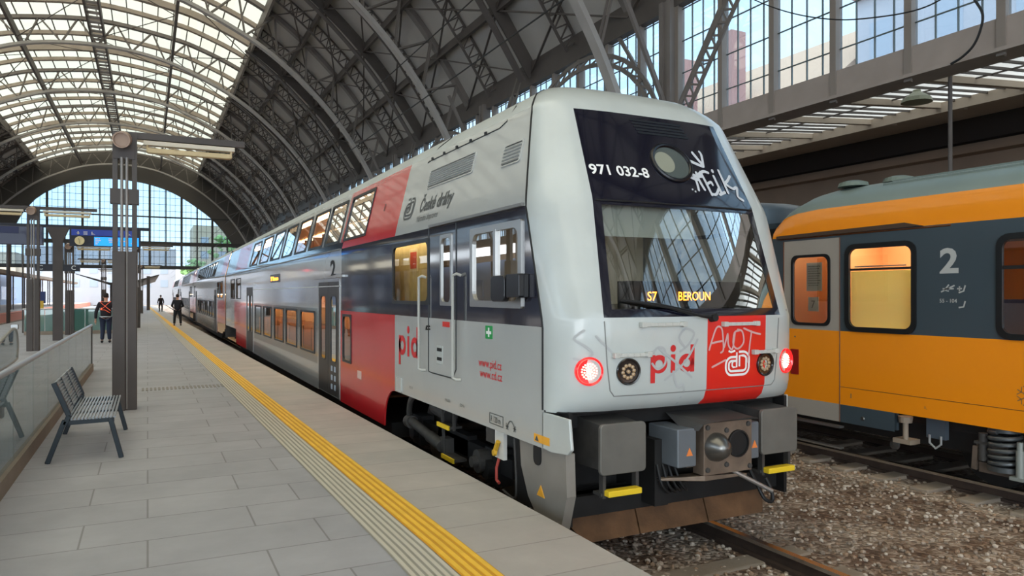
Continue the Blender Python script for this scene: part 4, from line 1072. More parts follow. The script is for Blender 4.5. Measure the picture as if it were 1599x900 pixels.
b.build('yaw_damper', M_under, car, smooth=True)
for z, y in ((.22, 8.0), (-.14, 7.85)):
    b = MB(); b.box(CX-1.36, CX-1.2, y, y+.38, z, z+.03); stp = b.build('foot_step', M_under, car)
    MB().box(CX-1.375, CX-1.355, y, y+.38, z-.01, z+.04).build('yellow_nosing', M_yel, stp)
b = MB(); b.bar((CX-1.3, 8.4, .45), (CX-1.3, 8.3, -.15), .03, .03); b.bar((CX-1.3, 8.0, .45), (CX-1.3, 8.0, .2), .03, .03); b.build('step_hanger', M_under, car)
b = MB(); b.box(CX-1.37, CX-1.33, 6.52, 6.72, .16, .44); pl = b.build('air_cock_plate', mat('plate_white', (216, 214, 206), .5), car)
b = MB(); b.tube([(CX-1.4, 6.66, .22), (CX-1.4, 6.58, .34)], .025, 8); b.disc_stack((CX-1.4, 6.64, .22), (-1, 0, 0), [(0, .035), (.03, .03), (.03, 0)]); b.build('yellow_cock', mat('cock_yellow', (206, 160, 40), .5), pl)
b = MB(); b.tube([(CX-1.36, 6.64, .16), (CX-1.38, 6.66, .06), (CX-1.38, 6.66, -.06), (CX-1.38, 6.6, -.08)], .016, 8); b.build('red_lever', mat('lever_red', (176, 70, 60), .5), pl)
MB().box(CX-1.36, CX-1.32, 6.76, 6.96, .28, .45).build('socket_box', M_under, car)
b = MB(); b.tube(smoothpath([(CX-1.36, 6.3, .42), (CX-1.36, 6.26, .0), (CX-1.36, 6.3, -.16), (CX-1.36, 6.55, -.14)], 5), .012, 8); b.build('side_loop', M_under, car)
b = MB(); b.cyl((CX-1.25, 7.45, -.05), (CX-1.05, 7.45, -.05), .13); b.cyl((CX-1.32, 7.45, -.05), (CX-1.25, 7.45, -.05), .06); b.build('axlebox', M_under, car); MB().cyl((CX-1.1, 9.1, .32), (CX-1.1, 8.6, .28), .1).build('air_cylinder', M_under, car)
b = MB(); b.box(CX-1.25, CX+1.25, 10.6, 30.5, -.35, -.12); b.box(CX-1.3, CX+1.3, 6.1, 34.6, .43, .5); b.build('underframe', M_soot_shade, car)
# ---- following cars (same family, silver)
def coach(y0, y1, label, col='silver'):
    c = thing('railway_coach', label, 'train car', (CX, (y0+y1)/2, GZ), 'double-deck train cars')
    L = y1-y0; ws = [(y0+6.2+i*1.75, y0+6.2+i*1.75+1.35) for i in range(9)]
    dh = [(y0+4.5, y0+6.0, -.12, 2.05), (y1-4.9, y1-3.4, -.12, 2.05)]
    hs = [(a, b_, 2.77, 3.547) for a, b_ in ws]+[(a, b_, .58, 1.45) for a, b_ in ws]+[(y0+1.2, y0+2.6, 1.64, 2.42), (y0+3.0, y0+4.2, 1.64, 2.42), (y1-2.6, y1-1.2, 1.64, 2.42)]
    def cell(y, z, s):
        for a, b_, c_, d in hs+dh:
            if a < y < b_ and c_ < z < d and s < 0: return None
        if z < .45 and (y < y0+4 or y > y1-4): return None
        if z > 3.66: return 5
        if z > 2.63: return 2 if z < 2.75 else (1 if y < y0+2.6 or y > y1-2.4 else 3)
        if z < 1.52 and (y < y0+4.2 or y > y1-3.5): return 1
        return 4 if (.39 < z < 1.52 and y0+6 < y < y1-5) else 3
    yy = sorted(set([y0, y0+2.6, y0+4, y0+4.2, y0+6, y1-5, y1-4, y1-3.5, y1-2.4, y1]+[v for h in hs+dh for v in h[:2]]))
    body('body_shell', c, yy, zl, cell, cmats)
    for e in (y0+.01, y1-.01):
        MB().prism([(-1.4, -.1), (1.4, -.1), (1.4, 2.63), (1.18, 3.55), (.8, 3.95), (0, 4.05), (-.8, 3.95), (-1.18, 3.55), (-1.4, 2.63)], lambda x, z: Vector((CX+x, e, z)), lambda x, z: Vector((CX+x, e+.02, z))).build('end_wall', M_under, c)
    for a, b_, c_, d in hs: window(c, a, b_, c_, d, .07, .03, name='upper_window' if c_ > 2.7 else 'lower_window')
    doors(c, y0+4.5, y0+6.0); doors(c, y1-4.9, y1-3.4)
    b = MB(); b.box(CX-1.2, CX+1.2, y0+.1, y1-.1, 1.84, 1.9); b.box(CX-.1, CX+1.2, y0+.1, y1-.1, -.1, 1.84); b.box(CX+.3, CX+1.0, y0+.1, y1-.1, 1.9, 3.8); b.build('interior', M_interior, c)
    b = MB(); b.box(CX-.6, CX-.4, y0+6, y1-5, 1.78, 1.83); b.box(CX-.6, CX-.4, y0+6, y1-5, 3.79, 3.85); b.build('ceiling_lamps', M_lampw, c)
    b = MB(); b.box(CX-1.25, CX+1.25, y0+3.6, y1-3.6, -.35, -.12); b.build('underframe', M_soot_shade, c)
    bogie(c, y0+2.2); bogie(c, y1-2.2)
    return c
coach(35.1, 60.9, 'second car of the red and grey train, silver with a red end panel')
coach(61.3, 87.1, 'third car of the red and grey train, behind the standing man in black')
coach(87.5, 113.3, 'farthest silver car of the red and grey train')
for y in (34.7, 60.9, 87.1):
    b = MB(); b.box(CX-1.15, CX+1.15, y+.03, y+.37, .3, 3.75); g = b.build('gangway_bellows', M_black)
    tag(g, {34.7: 'black gangway between the driving car and the second car', 60.9: 'black gangway between the second and third cars', 87.1: 'black gangway before the farthest car'}[y], 'gangway')
# ================================================================== ORANGE COACH
OX = 10.21
WO = [(-1, 1.41), (2.62, 1.41), (2.85, 1.39), (3.07, 1.32), (3.2, 1.2), (3.27, 1.1), (3.34, .96), (3.4, .8), (3.44, .6), (3.47, .4), (3.485, .2), (3.49, .0)]
def wo(z): return interp(z, WO)
def oside(y, z, off=0., s=-1):
    e = .01; dz = (wo(z+e)-wo(z-e))/(2*e); n = math.hypot(1, dz)
    return Vector((OX+s*(wo(z)+off/n), y, z-off*dz/n))
OS = lambda off, s=-1: (lambda y, z: oside(y, z, off, s))
def orange_coach(y0, y1, label, roofm, detail):
    c = thing('railway_coach', label, 'train car', (OX, (y0+y1)/2, GZ), 'single-deck coaches')
    zz = [.0, .25, 1.29, 1.36, 1.39, 2.17, 2.44, 2.53, 2.62, 2.68, 2.85, 3.0, 3.07, 3.14, 3.2, 3.27, 3.34, 3.4, 3.44, 3.47, 3.485, 3.49]
    hs = [(6.11, 7.04, 1.36, 2.44), (3.99, 4.99, 1.36, 2.44), (2.3, 3.4, 1.36, 2.44), (7.4, 8.03, 1.39, 2.36)] if detail else []
    zz = sorted(set(zz+[2.36]))
    yy = sorted(set([y0, 7.2, 8.22, 6.35, y1-.8, y1-.4, y1-.15, y1]+[v for h in hs for v in h[:2]])) if detail else [y0, y1-.8, y1-.4, y1-.15, y1, y0+.15, y0+.4, y0+.8]
    yy = sorted(yy)
    b = MB()
    def wsc(y, z):   # roof end rounds down
        d = min(y-y0, y1-y); k = 1 if d > .8 else math.sqrt(max(0, 1-((.8-d)/.8)**2))*.55+.45
        if z <= 2.68: return wo(z), z
        return wo(z), 2.68+(z-2.68)*k
    for s in (-1, 1):
        for i in range(len(yy)-1):
            for j in range(len(zz)-1):
                ym = (yy[i]+yy[i+1])/2; zm = (zz[j]+zz[j+1])/2
                if any(a < ym < b_ and e < zm < f for a, b_, e, f in hs): continue
                if detail and zm < .25 and ym < 6.35: continue
                m = 3 if zm > 3.07 else (0 if zm > 2.68 else (1 if zm > 1.29 else (0 if zm > .25 else 1)))
                if detail and 7.2 < ym < 8.22 and 1.29 < zm < 2.62: m = 2
                if detail and ym > 7.2 and zm < .25: m = 2
                P = []
                for y in (yy[i], yy[i+1]):
                    for z in (zz[j], zz[j+1]):
                        a, h = wsc(y, z); P.append((OX+s*a, y, h))
                b.add(P, [(0, 2, 3, 1)], m)
    b.build('body_shell', [M_orange, M_anth, M_doorg, roofm], c, smooth=True)
    for e in (y0+.01, y1-.01):
        MB().prism([(-1.4, 0), (1.4, 0), (1.4, 2.68), (1.1, 3.0), (0, 3.06), (-1.1, 3.0), (-1.4, 2.68)], lambda x, z: Vector((OX+x, e, z)), lambda x, z: Vector((OX+x, e+(.02 if e < y1-.5 else -.02), z))).build('end_wall', M_anth, c)
    b = MB()
    for x in (-.95, -.75, -.5, -.2, .2, .5):
        z = [q for q in (interp(-abs(x), [(-w_, z_) for z_, w_ in WO]),)][0]
        b.box(OX+x-.012, OX+x+.012, y0+.9, y1-1.6, z-.01, z+.02)
    b.build('roof_ribs', mat('roof_rib_green', (112, 124, 120), .5), c)
    b = MB()
    for s in (-1, 1):
        b.box(OX+s*1.05-.06, OX+s*1.05+.06, y0+.3, y1-.3, -.15, .1)
    b.box(OX-1.1, OX+1.1, y0+.2, y1-.2, -.1, .2)
    b.build('underframe', M_soot_shade, c)
    return c
M_roofgn = mat('roof_grey_green', (132, 146, 142), .42, .1, .06, 1.2)
oc = orange_coach(-17.5, 8.45, 'orange and dark grey coach with a drawn yellow blind and a grey door', M_roofgn, True)
oc2 = orange_coach(9.1, 35.2, 'dark-roofed coach behind the orange one, mostly hidden by the train nose', mat('roof_dark_blue', (60, 72, 82), .3, .1), False)
g = MB().box(OX-.9, OX+.9, 8.46, 9.09, .2, 2.9).build('gangway_bellows', M_black); tag(g, 'black gangway between the two coaches on the right track', 'gangway')
def owin(y0, y1, z0, z1, par=oc, vent=True, r=.1, gm=None):
    b = MB(); o = rrect(y0-.07, y1+.07, z0-.07, z1+.07, r+.05); i = rrect(y0+.0, y1-.0, z0+.0, z1-.0, r)
    b.ring(o, i, OS(-.02), OS(.02)); f = b.build('window', M_blackframe, par)
    MB().add([oside(y, z, .0) for y, z in i], [tuple(range(len(i)))]).build('glass', gm or M_tglass, f)
    return f
M_blindy = glass('blind_yellow', (20, 20, 20), .0, .95, (246, 240, 176), fmax=.0); M_lamp2 = mat('lamp_neutral', (255, 248, 225), .5, emit=5., ecol=(1, .95, .8, 1)); M_clear = glass('clear_coach_glass', (240, 240, 235), .05, fmax=.3)
f = owin(6.11, 7.04, 1.36, 2.44, gm=M_clear)
MB().box(OX-1.2, OX-1.17, 6.2, 6.95, 1.1, 1.16).box(OX-1.25, OX-1.1, 6.1, 7.1, 2.55, 2.6).build('blind_fill_light', M_lamp2, oc)  # added strips that light the blind from behind
MB().box(OX-1.43, OX-1.39, 6.13, 7.02, 2.14, 2.17).build('vent_bar', M_black, f)
MB().box(OX-1.42, OX-1.39, 6.2, 6.95, 2.185, 2.20).build('vent_rail', M_alu, f)
b = MB(); b.box(OX-1.33, OX-1.32, 6.08, 7.08, 1.3, 2.13); b.build('blind', M_blindy, f)
f2 = owin(3.99, 4.99, 1.36, 2.44); MB().box(OX-1.43, OX-1.39, 4.0, 4.98, 2.1, 2.14).build('vent_bar', M_black, f2); owin(2.3, 3.4, 1.36, 2.44)
b = MB(); o = rrect(7.36, 8.07, 1.35, 2.40, .1); i = rrect(7.4, 8.03, 1.39, 2.36, .1); b.ring(o, i, OS(-.02), OS(.015)); fd = b.build('door_window', M_blackframe, oc)
MB().add([oside(y, z) for y, z in i], [tuple(range(len(i)))]).build('glass', M_tglass, fd)
b = MB(); b.box(OX-1.395, OX-1.392, 7.52, 7.80, 1.86, 2.28)
pp = b.build('paper_notice', mat('paper_white', (236, 236, 230), .8), oc)
for k in range(9): 
    b = MB(); b.box(OX-1.398, OX-1.3955, 7.55+.02*(k % 3), 7.77, 2.22-k*.035, 2.227-k*.035); b.build('printed_line', M_dkgrey, pp)
b = MB(); b.box(OX-1.395, OX-1.392, 7.58, 7.77, 1.56, 1.77); sv = b.build('number_card', MATS['paper_white'], oc)
text('7', .16, lambda x, y: Vector((OX-1.398, 7.72-x, 1.61+y)), M_dkgrey, 'number_seven', sv, .0)
b = MB(); b.tube([oside(7.2, z, .002) for z in (.0, .8, 1.6, 2.62)], .007, 5); b.tube([oside(y, 2.66, .0) for y in (5.6, 6.5, 8.3)], .012, 5); b.tube([oside(y, .50, .001) for y in (-10, 0, 7.2)], .004, 5)
b.tube([oside(8.22, z, .002) for z in (.0, 1.6, 2.62)], .01, 5)
b.build('panel_seam', mat('seam_brown', (96, 52, 20), .6), oc)
b = MB(); b.prism([(5.95, 2.68), (8.35, 2.66), (8.35, 2.71), (6.2, 2.74)], OS(0), OS(.03)); b.build('door_gutter', mat('gutter_dark', (70, 52, 40), .6), oc)
T2 = lambda y0, z0, off=.004: (lambda x, y: oside(y0-x, z0+y, off))
M_let = mat('coach_lettering', (176, 178, 176), .5)
text('2', .42, T2(5.74, 2.08), M_let, 'class_number', oc, .012, 1.15)
b = MB()
for P in ([(5.72, 1.84), (5.55, 1.92)], [(5.70, 1.88), (5.56, 1.88)], [(5.62, 1.93), (5.68, 1.86), (5.62, 1.85)], [(5.49, 1.91), (5.49, 1.85)], [(5.52, 1.88), (5.46, 1.88)], [(5.42, 1.92), (5.44, 1.85), (5.5, 1.83)], [(5.42, 1.73), (5.44, 1.66), (5.5, 1.65)]): ribbon(b, P, .018, OS(.004), round_=False)
b.build('pictograms', M_let, oc)
text('55 - 104', .065, T2(5.74, 1.71), M_let, 'seat_range', oc, .001, 1.)
b = MB()
for k in range(6):
    a = math.radians(30+60*k); cy, cz_ = 4.72, .67; ribbon(b, [(cy, cz_), (cy+.13*math.cos(a), cz_+.13*math.sin(a))], .012, OS(.004), round_=False)
    for q in (-.5, .5): ribbon(b, [(cy+.08*math.cos(a), cz_+.08*math.sin(a)), (cy+.12*math.cos(a+q*.9), cz_+.12*math.sin(a+q*.9))], .01, OS(.004), round_=False)
b.build('snowflake_mark', mat('stencil_brown', (140, 104, 60), .6), oc)
text('I', .09, T2(7.03, .36), MATS['stencil_brown'], 'stencil_text', oc, .002, 1.4); text('1L', .05, T2(5.95, .36), MATS['stencil_brown'], 'stencil_text', oc)
b = MB(); b.box(OX-1.42, OX-1.40, 7.93, 8.08, .6, .98); b.build('side_tail_lamp', mat('side_lamp_red', (150, 30, 24), .3, coat=.5), oc)
b = MB(); b.disc_stack(oside(8.0, 1.17), (-1, 0, 0), [(0, .012), (.01, .01), (.01, 0)], 10); b.disc_stack(oside(6.83, .1), (-1, 0, 0), [(0, .03), (.012, .024), (.012, 0)], 10); b.build('lock', MATS['coupler_cone'], oc)
for y, x in ((7.5, -.75), (6.9, -.55)): MB().disc_stack((OX+x, y, 3.42), (0, 0, 1), [(0, .22), (.06, .2), (.09, .1), (.09, 0)], 20).build('roof_vent', mat('vent_green', (104, 116, 108), .5), oc)
b = MB(); b.box(OX-1.0, OX+1.3, -17.3, 8.3, 1.0, 1.05); b.box(OX+1.32, OX+1.34, -17.3, 8.3, 1.05, 2.6); b.box(OX-1.3, OX+1.3, 7.28, 7.30, 1.0, 2.6) ; b.box(OX-1.3, OX+1.3, 8.3, 8.33, 1.0, 2.6); b.box(OX-1.1, OX+1.1, -17, 8.3, 2.8, 2.83); b.box(OX-.4, OX-.36, 5.6, 8.3, 1.05, 2.75)
b.build('interior', mat('coach_interior_orange', (226, 168, 112), .6), oc)
b = MB(); b.box(OX-1.2, OX-.9, 7.4, 8.2, 2.7, 2.76); b.box(OX-1.1, OX-.9, -2, 7.2, 2.7, 2.76); b.build('ceiling_lamps', M_lamp2, oc)
b = MB()
for y in (4.25, 5.2, 2.6): b.box(OX-1.2, OX-.55, y, y+.12, 1.05, 1.75)
b.build('seats', mat('seat_blue', (44, 60, 96), .8), oc)
# bogie of the orange coach: coil spring, damper, frames
b = MB(); b.box(8.95, 9.1, 2.2, 5.35, -.32, -.2); b.box(8.98, 9.1, 5.1, 5.4, -.1, .02); b.bar((8.95, 5.38, -.02), (8.95, 5.4, -.3), .06, .05, (1, 0, 0))
bg = b.build('bogie', mat('bogie_brown', (96, 84, 74), .8, .1, .2, 6), oc)
b = MB(); pts = [(9.0+.155*math.cos(t), 5.08+.155*math.sin(t), -.2+.40*t/(2*math.pi*5.5)) for t in [2*math.pi*k/16 for k in range(16*5+9)]]
b.tube(pts, .026, 8); b.cyl((9, 5.08, -.26), (9, 5.08, -.2), .18); b.cyl((9, 5.08, .2), (9, 5.08, .26), .17); b.build('coil_spring', mat('spring_grey', (80, 84, 86), .4, .4), bg, smooth=True)
b = MB(); b.cyl((8.9, 4.86, -.28), (8.9, 4.86, .02), .042); b.cyl((8.9, 4.86, .0), (8.9, 4.86, .12), .032); b.box(8.85, 8.95, 4.8, 4.95, -.32, -.28); b.build('damper', mat('damper_grey', (144, 150, 146), .4, .2), bg, smooth=True)
b = MB(); b.cyl((8.95, 5.3, -.18), (8.95, 5.3, .15), .05); b.box(8.9, 9.0, 5.2, 5.38, .02, .05); b.build('spring_guide', M_under, bg)
b = MB(); b.box(8.93, 9.0, 5.75, 6.0, -.02, .24); eb = b.build('equipment_box', mat('box_blue_grey', (74, 84, 94), .5), oc)
b = MB(); b.tube([(8.92, 5.95, .02), (8.92, 5.95, -.08), (8.92, 5.87, -.14), (8.92, 5.8, -.08), (8.92, 5.8, .02)], .014, 8); b.build('hanger_loop', mat('hanger_grey', (150, 152, 152), .4), eb, smooth=True)
b = MB(); b.cyl((8.95, 6.3, -.1), (8.95, 6.3, .14), .035); b.disc_stack((8.95, 6.3, .12), (0, 0, 1), [(0, .08), (.08, .09), (.08, 0)], 14); b.box(8.9, 9.1, 6.2, 6.45, -.16, -.1); b.build('brake_cylinder', mat('pale_part', (150, 136, 120), .6), oc)
b = MB(); b.disc_stack((8.95, 6.45, -.2), (-1, 0, 0), [(0, .07), (.03, .06), (.04, 0)], 16); b.build('bolt_head', M_under, oc)
for yc in (4.3, -12.):
    b = MB()
    for q in (-1.1, 1.1):
        for s in (-1, 1): b.disc_stack((OX+s*.72, yc+q, -.12), (s, 0, 0), [(-.04, .46), (.0, .46), (.01, .44), (.09, .44), (.1, 0)], 30)
        b.cyl((OX-.76, yc+q, -.12), (OX+.76, yc+q, -.12), .09)
    b.build('wheelset', M_soot_shade, bg, smooth=True)
b = MB(); b.box(OX-1.3, OX-1.25, 6.4, 7.15, .0, .24); b.build('box_panel', M_anth, oc)
b = MB(); b.box(OX-1.3, OX-1.2, 7.3, 8.4, -.12, -.09); b.box(OX-1.28, OX-1.2, 7.3, 8.4, -.42, -.40); b.build('door_step', M_alu, oc)
# ================================================================== PLATFORM FURNITURE
# ---- bench
bench = thing('bench', 'dark blue-grey slatted metal bench beside the glass balustrade', 'bench', (-.6, 10.1, 0))
BY0, BY1 = 9.2, 11.05
def leg(pts, name):
    b = MB()
    for p, q in zip(pts, pts[1:]): b.bar(p, q, .05, .07, (0, 1, 0))
    b.build(name, M_bench, bench, bevel=.006)
for y in (BY0, BY1):
    leg([(-1.02+.06, y, .0), (-.80, y, .45)], 'leg'); leg([(-.26, y, 0), (-.37, y, .45)], 'leg')
    leg([(-.80, y, .40), (-.76, y, .5), (-.90, y, .86)], 'back_support')
    b = MB(); b.bar((-.82, y, .42), (-.33, y, .43), .045, .05, (0, 1, 0)); b.build('seat_side_rail', M_bench, bench)
b = MB()
for k in range(14):
    x = -.77+k*.034; b.box(x-.009, x+.009, BY0-.02, BY1+.02, .448, .466)
b.build('seat', M_benchslat, bench)
b = MB()
for k in range(11):
    t = k/10; x = -.775-.12*t; z = .53+.32*t; b.box(x-.008, x+.008, BY0-.02, BY1+.02, z-.009, z+.009)
b.build('backrest', M_benchslat, bench)
b = MB()
for y in (9.8, 10.45): b.bar((-.8, y, .44), (-.33, y, .445), .03, .02); b.bar((-.775, y, .52), (-.9, y, .86), .03, .02, (0, 1, 0))
b.build('cross_bar', M_bench, bench)
# ---- balustrades of glass
M_bglass = glass('balustrade_glass', (206, 220, 218), .16, .28, (220, 226, 228))
M_bglass2 = glass('balustrade_glass_green', (150, 190, 180), .12, .35, (150, 190, 182))
def balustrade(loc, length, along, label, n, gm, h=1.1, group='glass balustrades of the stair openings'):
    t = thing('glass_balustrade', label, 'balustrade', loc, group)
    ax = Vector((0, 1, 0)) if along == 'y' else Vector((1, 0, 0)); nr = Vector((ax.y, ax.x, 0)); L = Vector(loc)
    def bx(a0, a1, w_, z0, z1, name, m, par=t, bev=0):
        p = [L+ax*a+nr*s for a in (a0, a1) for s in (-w_/2, w_/2)]
        b = MB(); b.box(min(q.x for q in p), max(q.x for q in p), min(q.y for q in p), max(q.y for q in p), z0, z1); return b.build(name, m, par, bevel=bev)
    bx(0, length, .1, 0, .16, 'kerb', mat('kerb_stone', (140, 126, 110), .6, 0, .1, 3))
    for k in range(n):
        a0 = length*k/n+.012; a1 = length*(k+1)/n-.012
        bx(a0, a1, .018, .16, h-.03, 'glass_pane', gm)
    b = MB(); b.tube([L+Vector((0, 0, h))-ax*.05, L+ax*(length+.1)+Vector((0, 0, h))], .032, 14); b.build('handrail', mat('handrail_steel', (196, 196, 198), .28, .6), t, smooth=True)
    for a in (length+.03,): bx(a-.02, a+.02, .05, 0, h, 'end_post', M_steel_dk)
    return t
balustrade((-1.2, 3.0, 0), 17.0, 'y', 'long glass balustrade with steel handrail beside the bench', 12, M_bglass, 1.07)
balustrade((-3.15, 14.0, 0), 5.4, 'y', 'glass balustrade on the far side of the nearer stair opening', 4, M_bglass, 1.0) if False else None
balustrade((-4.9, 38.6, 0), 3.9, 'x', 'greenish glass balustrade across the platform behind the masts', 5, M_bglass2, 1.15)
balustrade((-1.25, 39.0, 0), 9, 'y', 'glass balustrade along the farther stair opening', 6, M_bglass2, 1.15)
# escalator newel with handrail
es = thing('escalator', 'escalator end with grey handrail loop behind the balustrade, at left edge', 'escalator', (-2.95, 21.7, 0))
b = MB(); path = smoothpath([(-2.95, 17.80, .5), (-2.95, 20.20, .82), (-2.95, 21.40, .96), (-2.95, 21.90, .9), (-2.95, 22.12, .6), (-2.95, 22.05, .3), (-2.95, 21.60, .16), (-2.95, 17.8, .1)], 6)
b.tube(path, .035, 8); b.build('handrail', mat('escalator_rail', (150, 148, 142), .4), es, smooth=True)
b = MB(); pl_ = [(p.y, p.z) for p in path]; b.prism(pl_, lambda y, z: Vector((-2.96, y, z)), lambda y, z: Vector((-2.94, y, z))); b.build('glass_panel', M_bglass, es)
MB().box(-3.02, -2.88, 21.65, 21.85, .95, 1.06).build('cap', M_alu, es)
# ---- lamp masts
M_mast = mat('mast_brown_grey', (74, 66, 62), .55, 0, .12, 2)
M_lampb = mat('fluorescent_housing', (214, 204, 184), .5)
M_lampd = mat('fluorescent_diffuser', (206, 184, 140), .5)
def mast(x, y, label, arms=(1,), top=4.35, clad=2.48, nm='lamp_mast', w2=.17):
    t = thing(nm, label, 'lamp post', (x, y, 0), 'lamp masts along the platform')
    b = MB(); b.box(x-w2, x+.01, y-.17, y+.0, 0, clad); b.box(x-.01, x+w2, y-.12, y+.17, 0, clad); b.build('base_cladding', M_mast, t, bevel=.01)
    b = MB()
    for s in (-1, 1): b.box(x+s*.135-.035, x+s*.135+.035, y-.08, y+.08, clad, top)
    b.build('channel', M_steel_dk, t)
    b = MB(); b.box(x-.2, x+.2, y-.1, y+.1, clad+.75, clad+.98); b.build('gusset_plate', M_mast, t); MB().box(x-.16, x+.14, y-.1, y+.1, top-.42, top-.03).build('gusset_plate', M_mast, t)
    b = MB()
    for q in (-.04, .03): b.cyl((x+q, y-.1, 0.02), (x+q, y-.1, top-.4), .022)
    b.build('conduit', mat('conduit_grey', (140, 134, 128), .4, .3), t, smooth=True)
    b = MB(); b.disc_stack((x-.02, y-.12, top-.12), (-.12, -1, -.25), [(-.05, .11), (.0, .125), (.2, .125), (.2, .105), (.16, .1), (.15, 0)], 24); b.build('loudspeaker', mat('speaker_pink_grey', (172, 146, 128), .5), t, smooth=True)
    for s in arms:
        b = MB(); b.box(min(x, x+s*1.78), max(x, x+s*1.78), y-.05, y+.05, top-.08, top+.02)
        A = b.build('arm', M_mast, t)
        x0, x1 = sorted((x+s*.26, x+s*1.62))
        b = MB(); b.box(x0, x1, y-.07, y+.07, top-.17, top-.10); b.build('lamp_housing', M_lampb, A, bevel=.008)
        b = MB(); b.box(x0+.06, x1-.06, y-.06, y+.06, top-.29, top-.21); b.box(x0+.04, x0+.07, y-.06, y+.06, top-.28, top-.16); b.box(x1-.07, x1-.04, y-.06, y+.06, top-.28, top-.16); b.build('diffuser', M_lampd, A, bevel=.012)
        b = MB()
        for k in range(22): b.cyl((x+s*(1.0+.035*k), y, top+.02), (x+s*(1.0+.035*k)+.01, y+.01, top+.07), .0015, 4)
        b.build('bird_spikes', M_alu, A)
    return t
m1 = mast(-.32, 13.0, 'nearest lamp mast, brown-grey, with loudspeaker and one fluorescent arm to the right', (1,))
mast(-3.28, 27.8, 'second lamp mast from the left edge foreground, pink-grey loudspeaker and arms both ways', (1, -1), 4.62, 2.3)
mast(-3.12, 38.1, 'lamp mast close behind the sign post, below the platform clock', (1,), 4.1, 2.0)
mast(-.52, 44.5, 'lamp mast just right of and beyond the nearest mast', (1,), 4.5, 2.2)
mast(-.55, 78., 'distant lamp mast under the far butterfly canopy', (1, -1), 4.6, 2.2)
mast(-3.1, 66., 'distant lamp mast left of the man in the vest', (1, -1), 4.6, 2.2)
mast(-3.1, 92., 'farthest lamp mast, seen small beyond the canopy', (1, -1), 4.6, 2.2)
# ---- sign gantry
M_navy2 = mat('sign_navy', (22, 30, 78), .4); M_signdk = mat('sign_casing', (30, 32, 44), .5)
sp_ = thing('sign_post', 'broad dark post carrying the blue platform signs', 'post', (-3.13, 33.6, 0))
b = MB(); b.box(-3.32, -2.98, 33.5, 33.7, 0, 3.9); b.prism([(-3.32, 3.9), (-3.55, 4.45), (-2.75, 4.45), (-2.98, 3.9)], lambda x, z: Vector((x, 33.5, z)), lambda x, z: Vector((x, 33.7, z))); b.build('post', M_mast, sp_)
b = MB(); b.box(-5.6, .1, 33.52, 33.66, 4.42, 4.54); b.build('beam', M_signdk, sp_)
b = MB(); b.box(-3.9, -2.4, 33.52, 33.66, 2.72, 2.98); cs = b.build('letter_panel', M_signdk, sp_)
for x in (-3.8, -2.7): text('C', .24, (lambda xx: (lambda a, c_: Vector((xx+a, 33.5, 2.78+c_))))(x), M_white, 'letter', cs)
s1 = thing('destination_sign', 'blue overhead sign with clock and lit departure display, right of the sign post', 'sign', (-1.6, 33.5, 3.6))
b = MB(); b.box(-2.75, -.25, 33.4, 33.7, 3.72, 4.415); b.build('casing', M_signdk, s1)
b = MB(); b.box(-2.68, -.45, 33.37, 33.4, 4.14, 4.38); b.build('pictogram_panel', mat('sign_blue', (20, 60, 170), .4), s1)
b = MB(); b.box(-1.9, -.32, 33.36, 33.4, 3.75, 4.1); b.build('display', mat('display_blue', (20, 140, 235), .4, emit=.7), s1)
b = MB()
for k, x in enumerate((-2.45, -2.2, -1.95, -1.2, -.95, -.68)):
    if k in (0, 3): b.prism([(x-.02, 4.2), (x+.02, 4.2), (x+.02, 4.3), (x-.02, 4.3)], lambda x_, z: Vector((x_, 33.355, z)), lambda x_, z: Vector((x_, 33.36, z))); b.prism([(x-.06, 4.24), (x, 4.17), (x+.06, 4.24)], lambda x_, z: Vector((x_, 33.355, z)), lambda x_, z: Vector((x_, 33.36, z)))
    elif k in (1,): [b.box(x-.07, x+.07, 33.355, 33.36, 4.18+q*.05, 4.2+q*.05) for q in range(3)]
    else: b.box(x-.04, x-.01, 33.355, 33.36, 4.18, 4.3); b.bar((x-.02, 33.357, 4.2), (x+.08, 33.357, 4.18), .01, .03, (0, 1, 0)); b.bar((x-.02, 33.357, 4.25), (x+.05, 33.357, 4.22), .01, .03, (0, 1, 0))
b.build('pictograms', M_white, s1)
b = MB()
for (x0, x1, z) in ((-1.86, -1.7, 4.03), (-1.86, -1.66, 3.96), (-1.86, -1.74, 3.89), (-1.86, -1.78, 3.82), (-1.4, -1.05, 4.03), (-1.4, -1.05, 3.97), (-1.38, -1.2, 3.9), (-1.0, -.7, 3.95), (-.6, -.4, 3.87)): b.box(x0, x1, 33.35, 33.36, z-.02, z+.02)
b.build('display_rows', M_white, s1)
b = MB(); b.disc_stack((-2.4, 33.38, 3.93), (0, -1, 0), [(0, .17), (.05, .17), (.05, .15), (.03, 0)], 30); ck = b.build('clock', mat('clock_face', (232, 214, 160), .5), s1)
b = MB(); b.bar((-2.4, 33.33, 3.93), (-2.4, 33.33, 3.81), .01, .014, (0, 1, 0)); b.bar((-2.4, 33.33, 3.93), (-2.44, 33.33, 4.02), .01, .014, (0, 1, 0)); b.build('clock_hands', M_black, ck)
s2 = thing('overhead_sign', 'wide dark navy sign box left of the sign post, seen from behind', 'sign', (-4.6, 33.5, 3.7))
b = MB(); b.box(-5.8, -3.62, 33.35, 33.7, 3.72, 4.42); b.build('casing', mat('sign_back_navy', (26, 28, 66), .35, coat=.3), s2, bevel=.02)
b = MB(); b.box(-5.8, -4.4, 33.33, 33.36, 4.14, 4.40); b.build('header', M_navy2, s2)
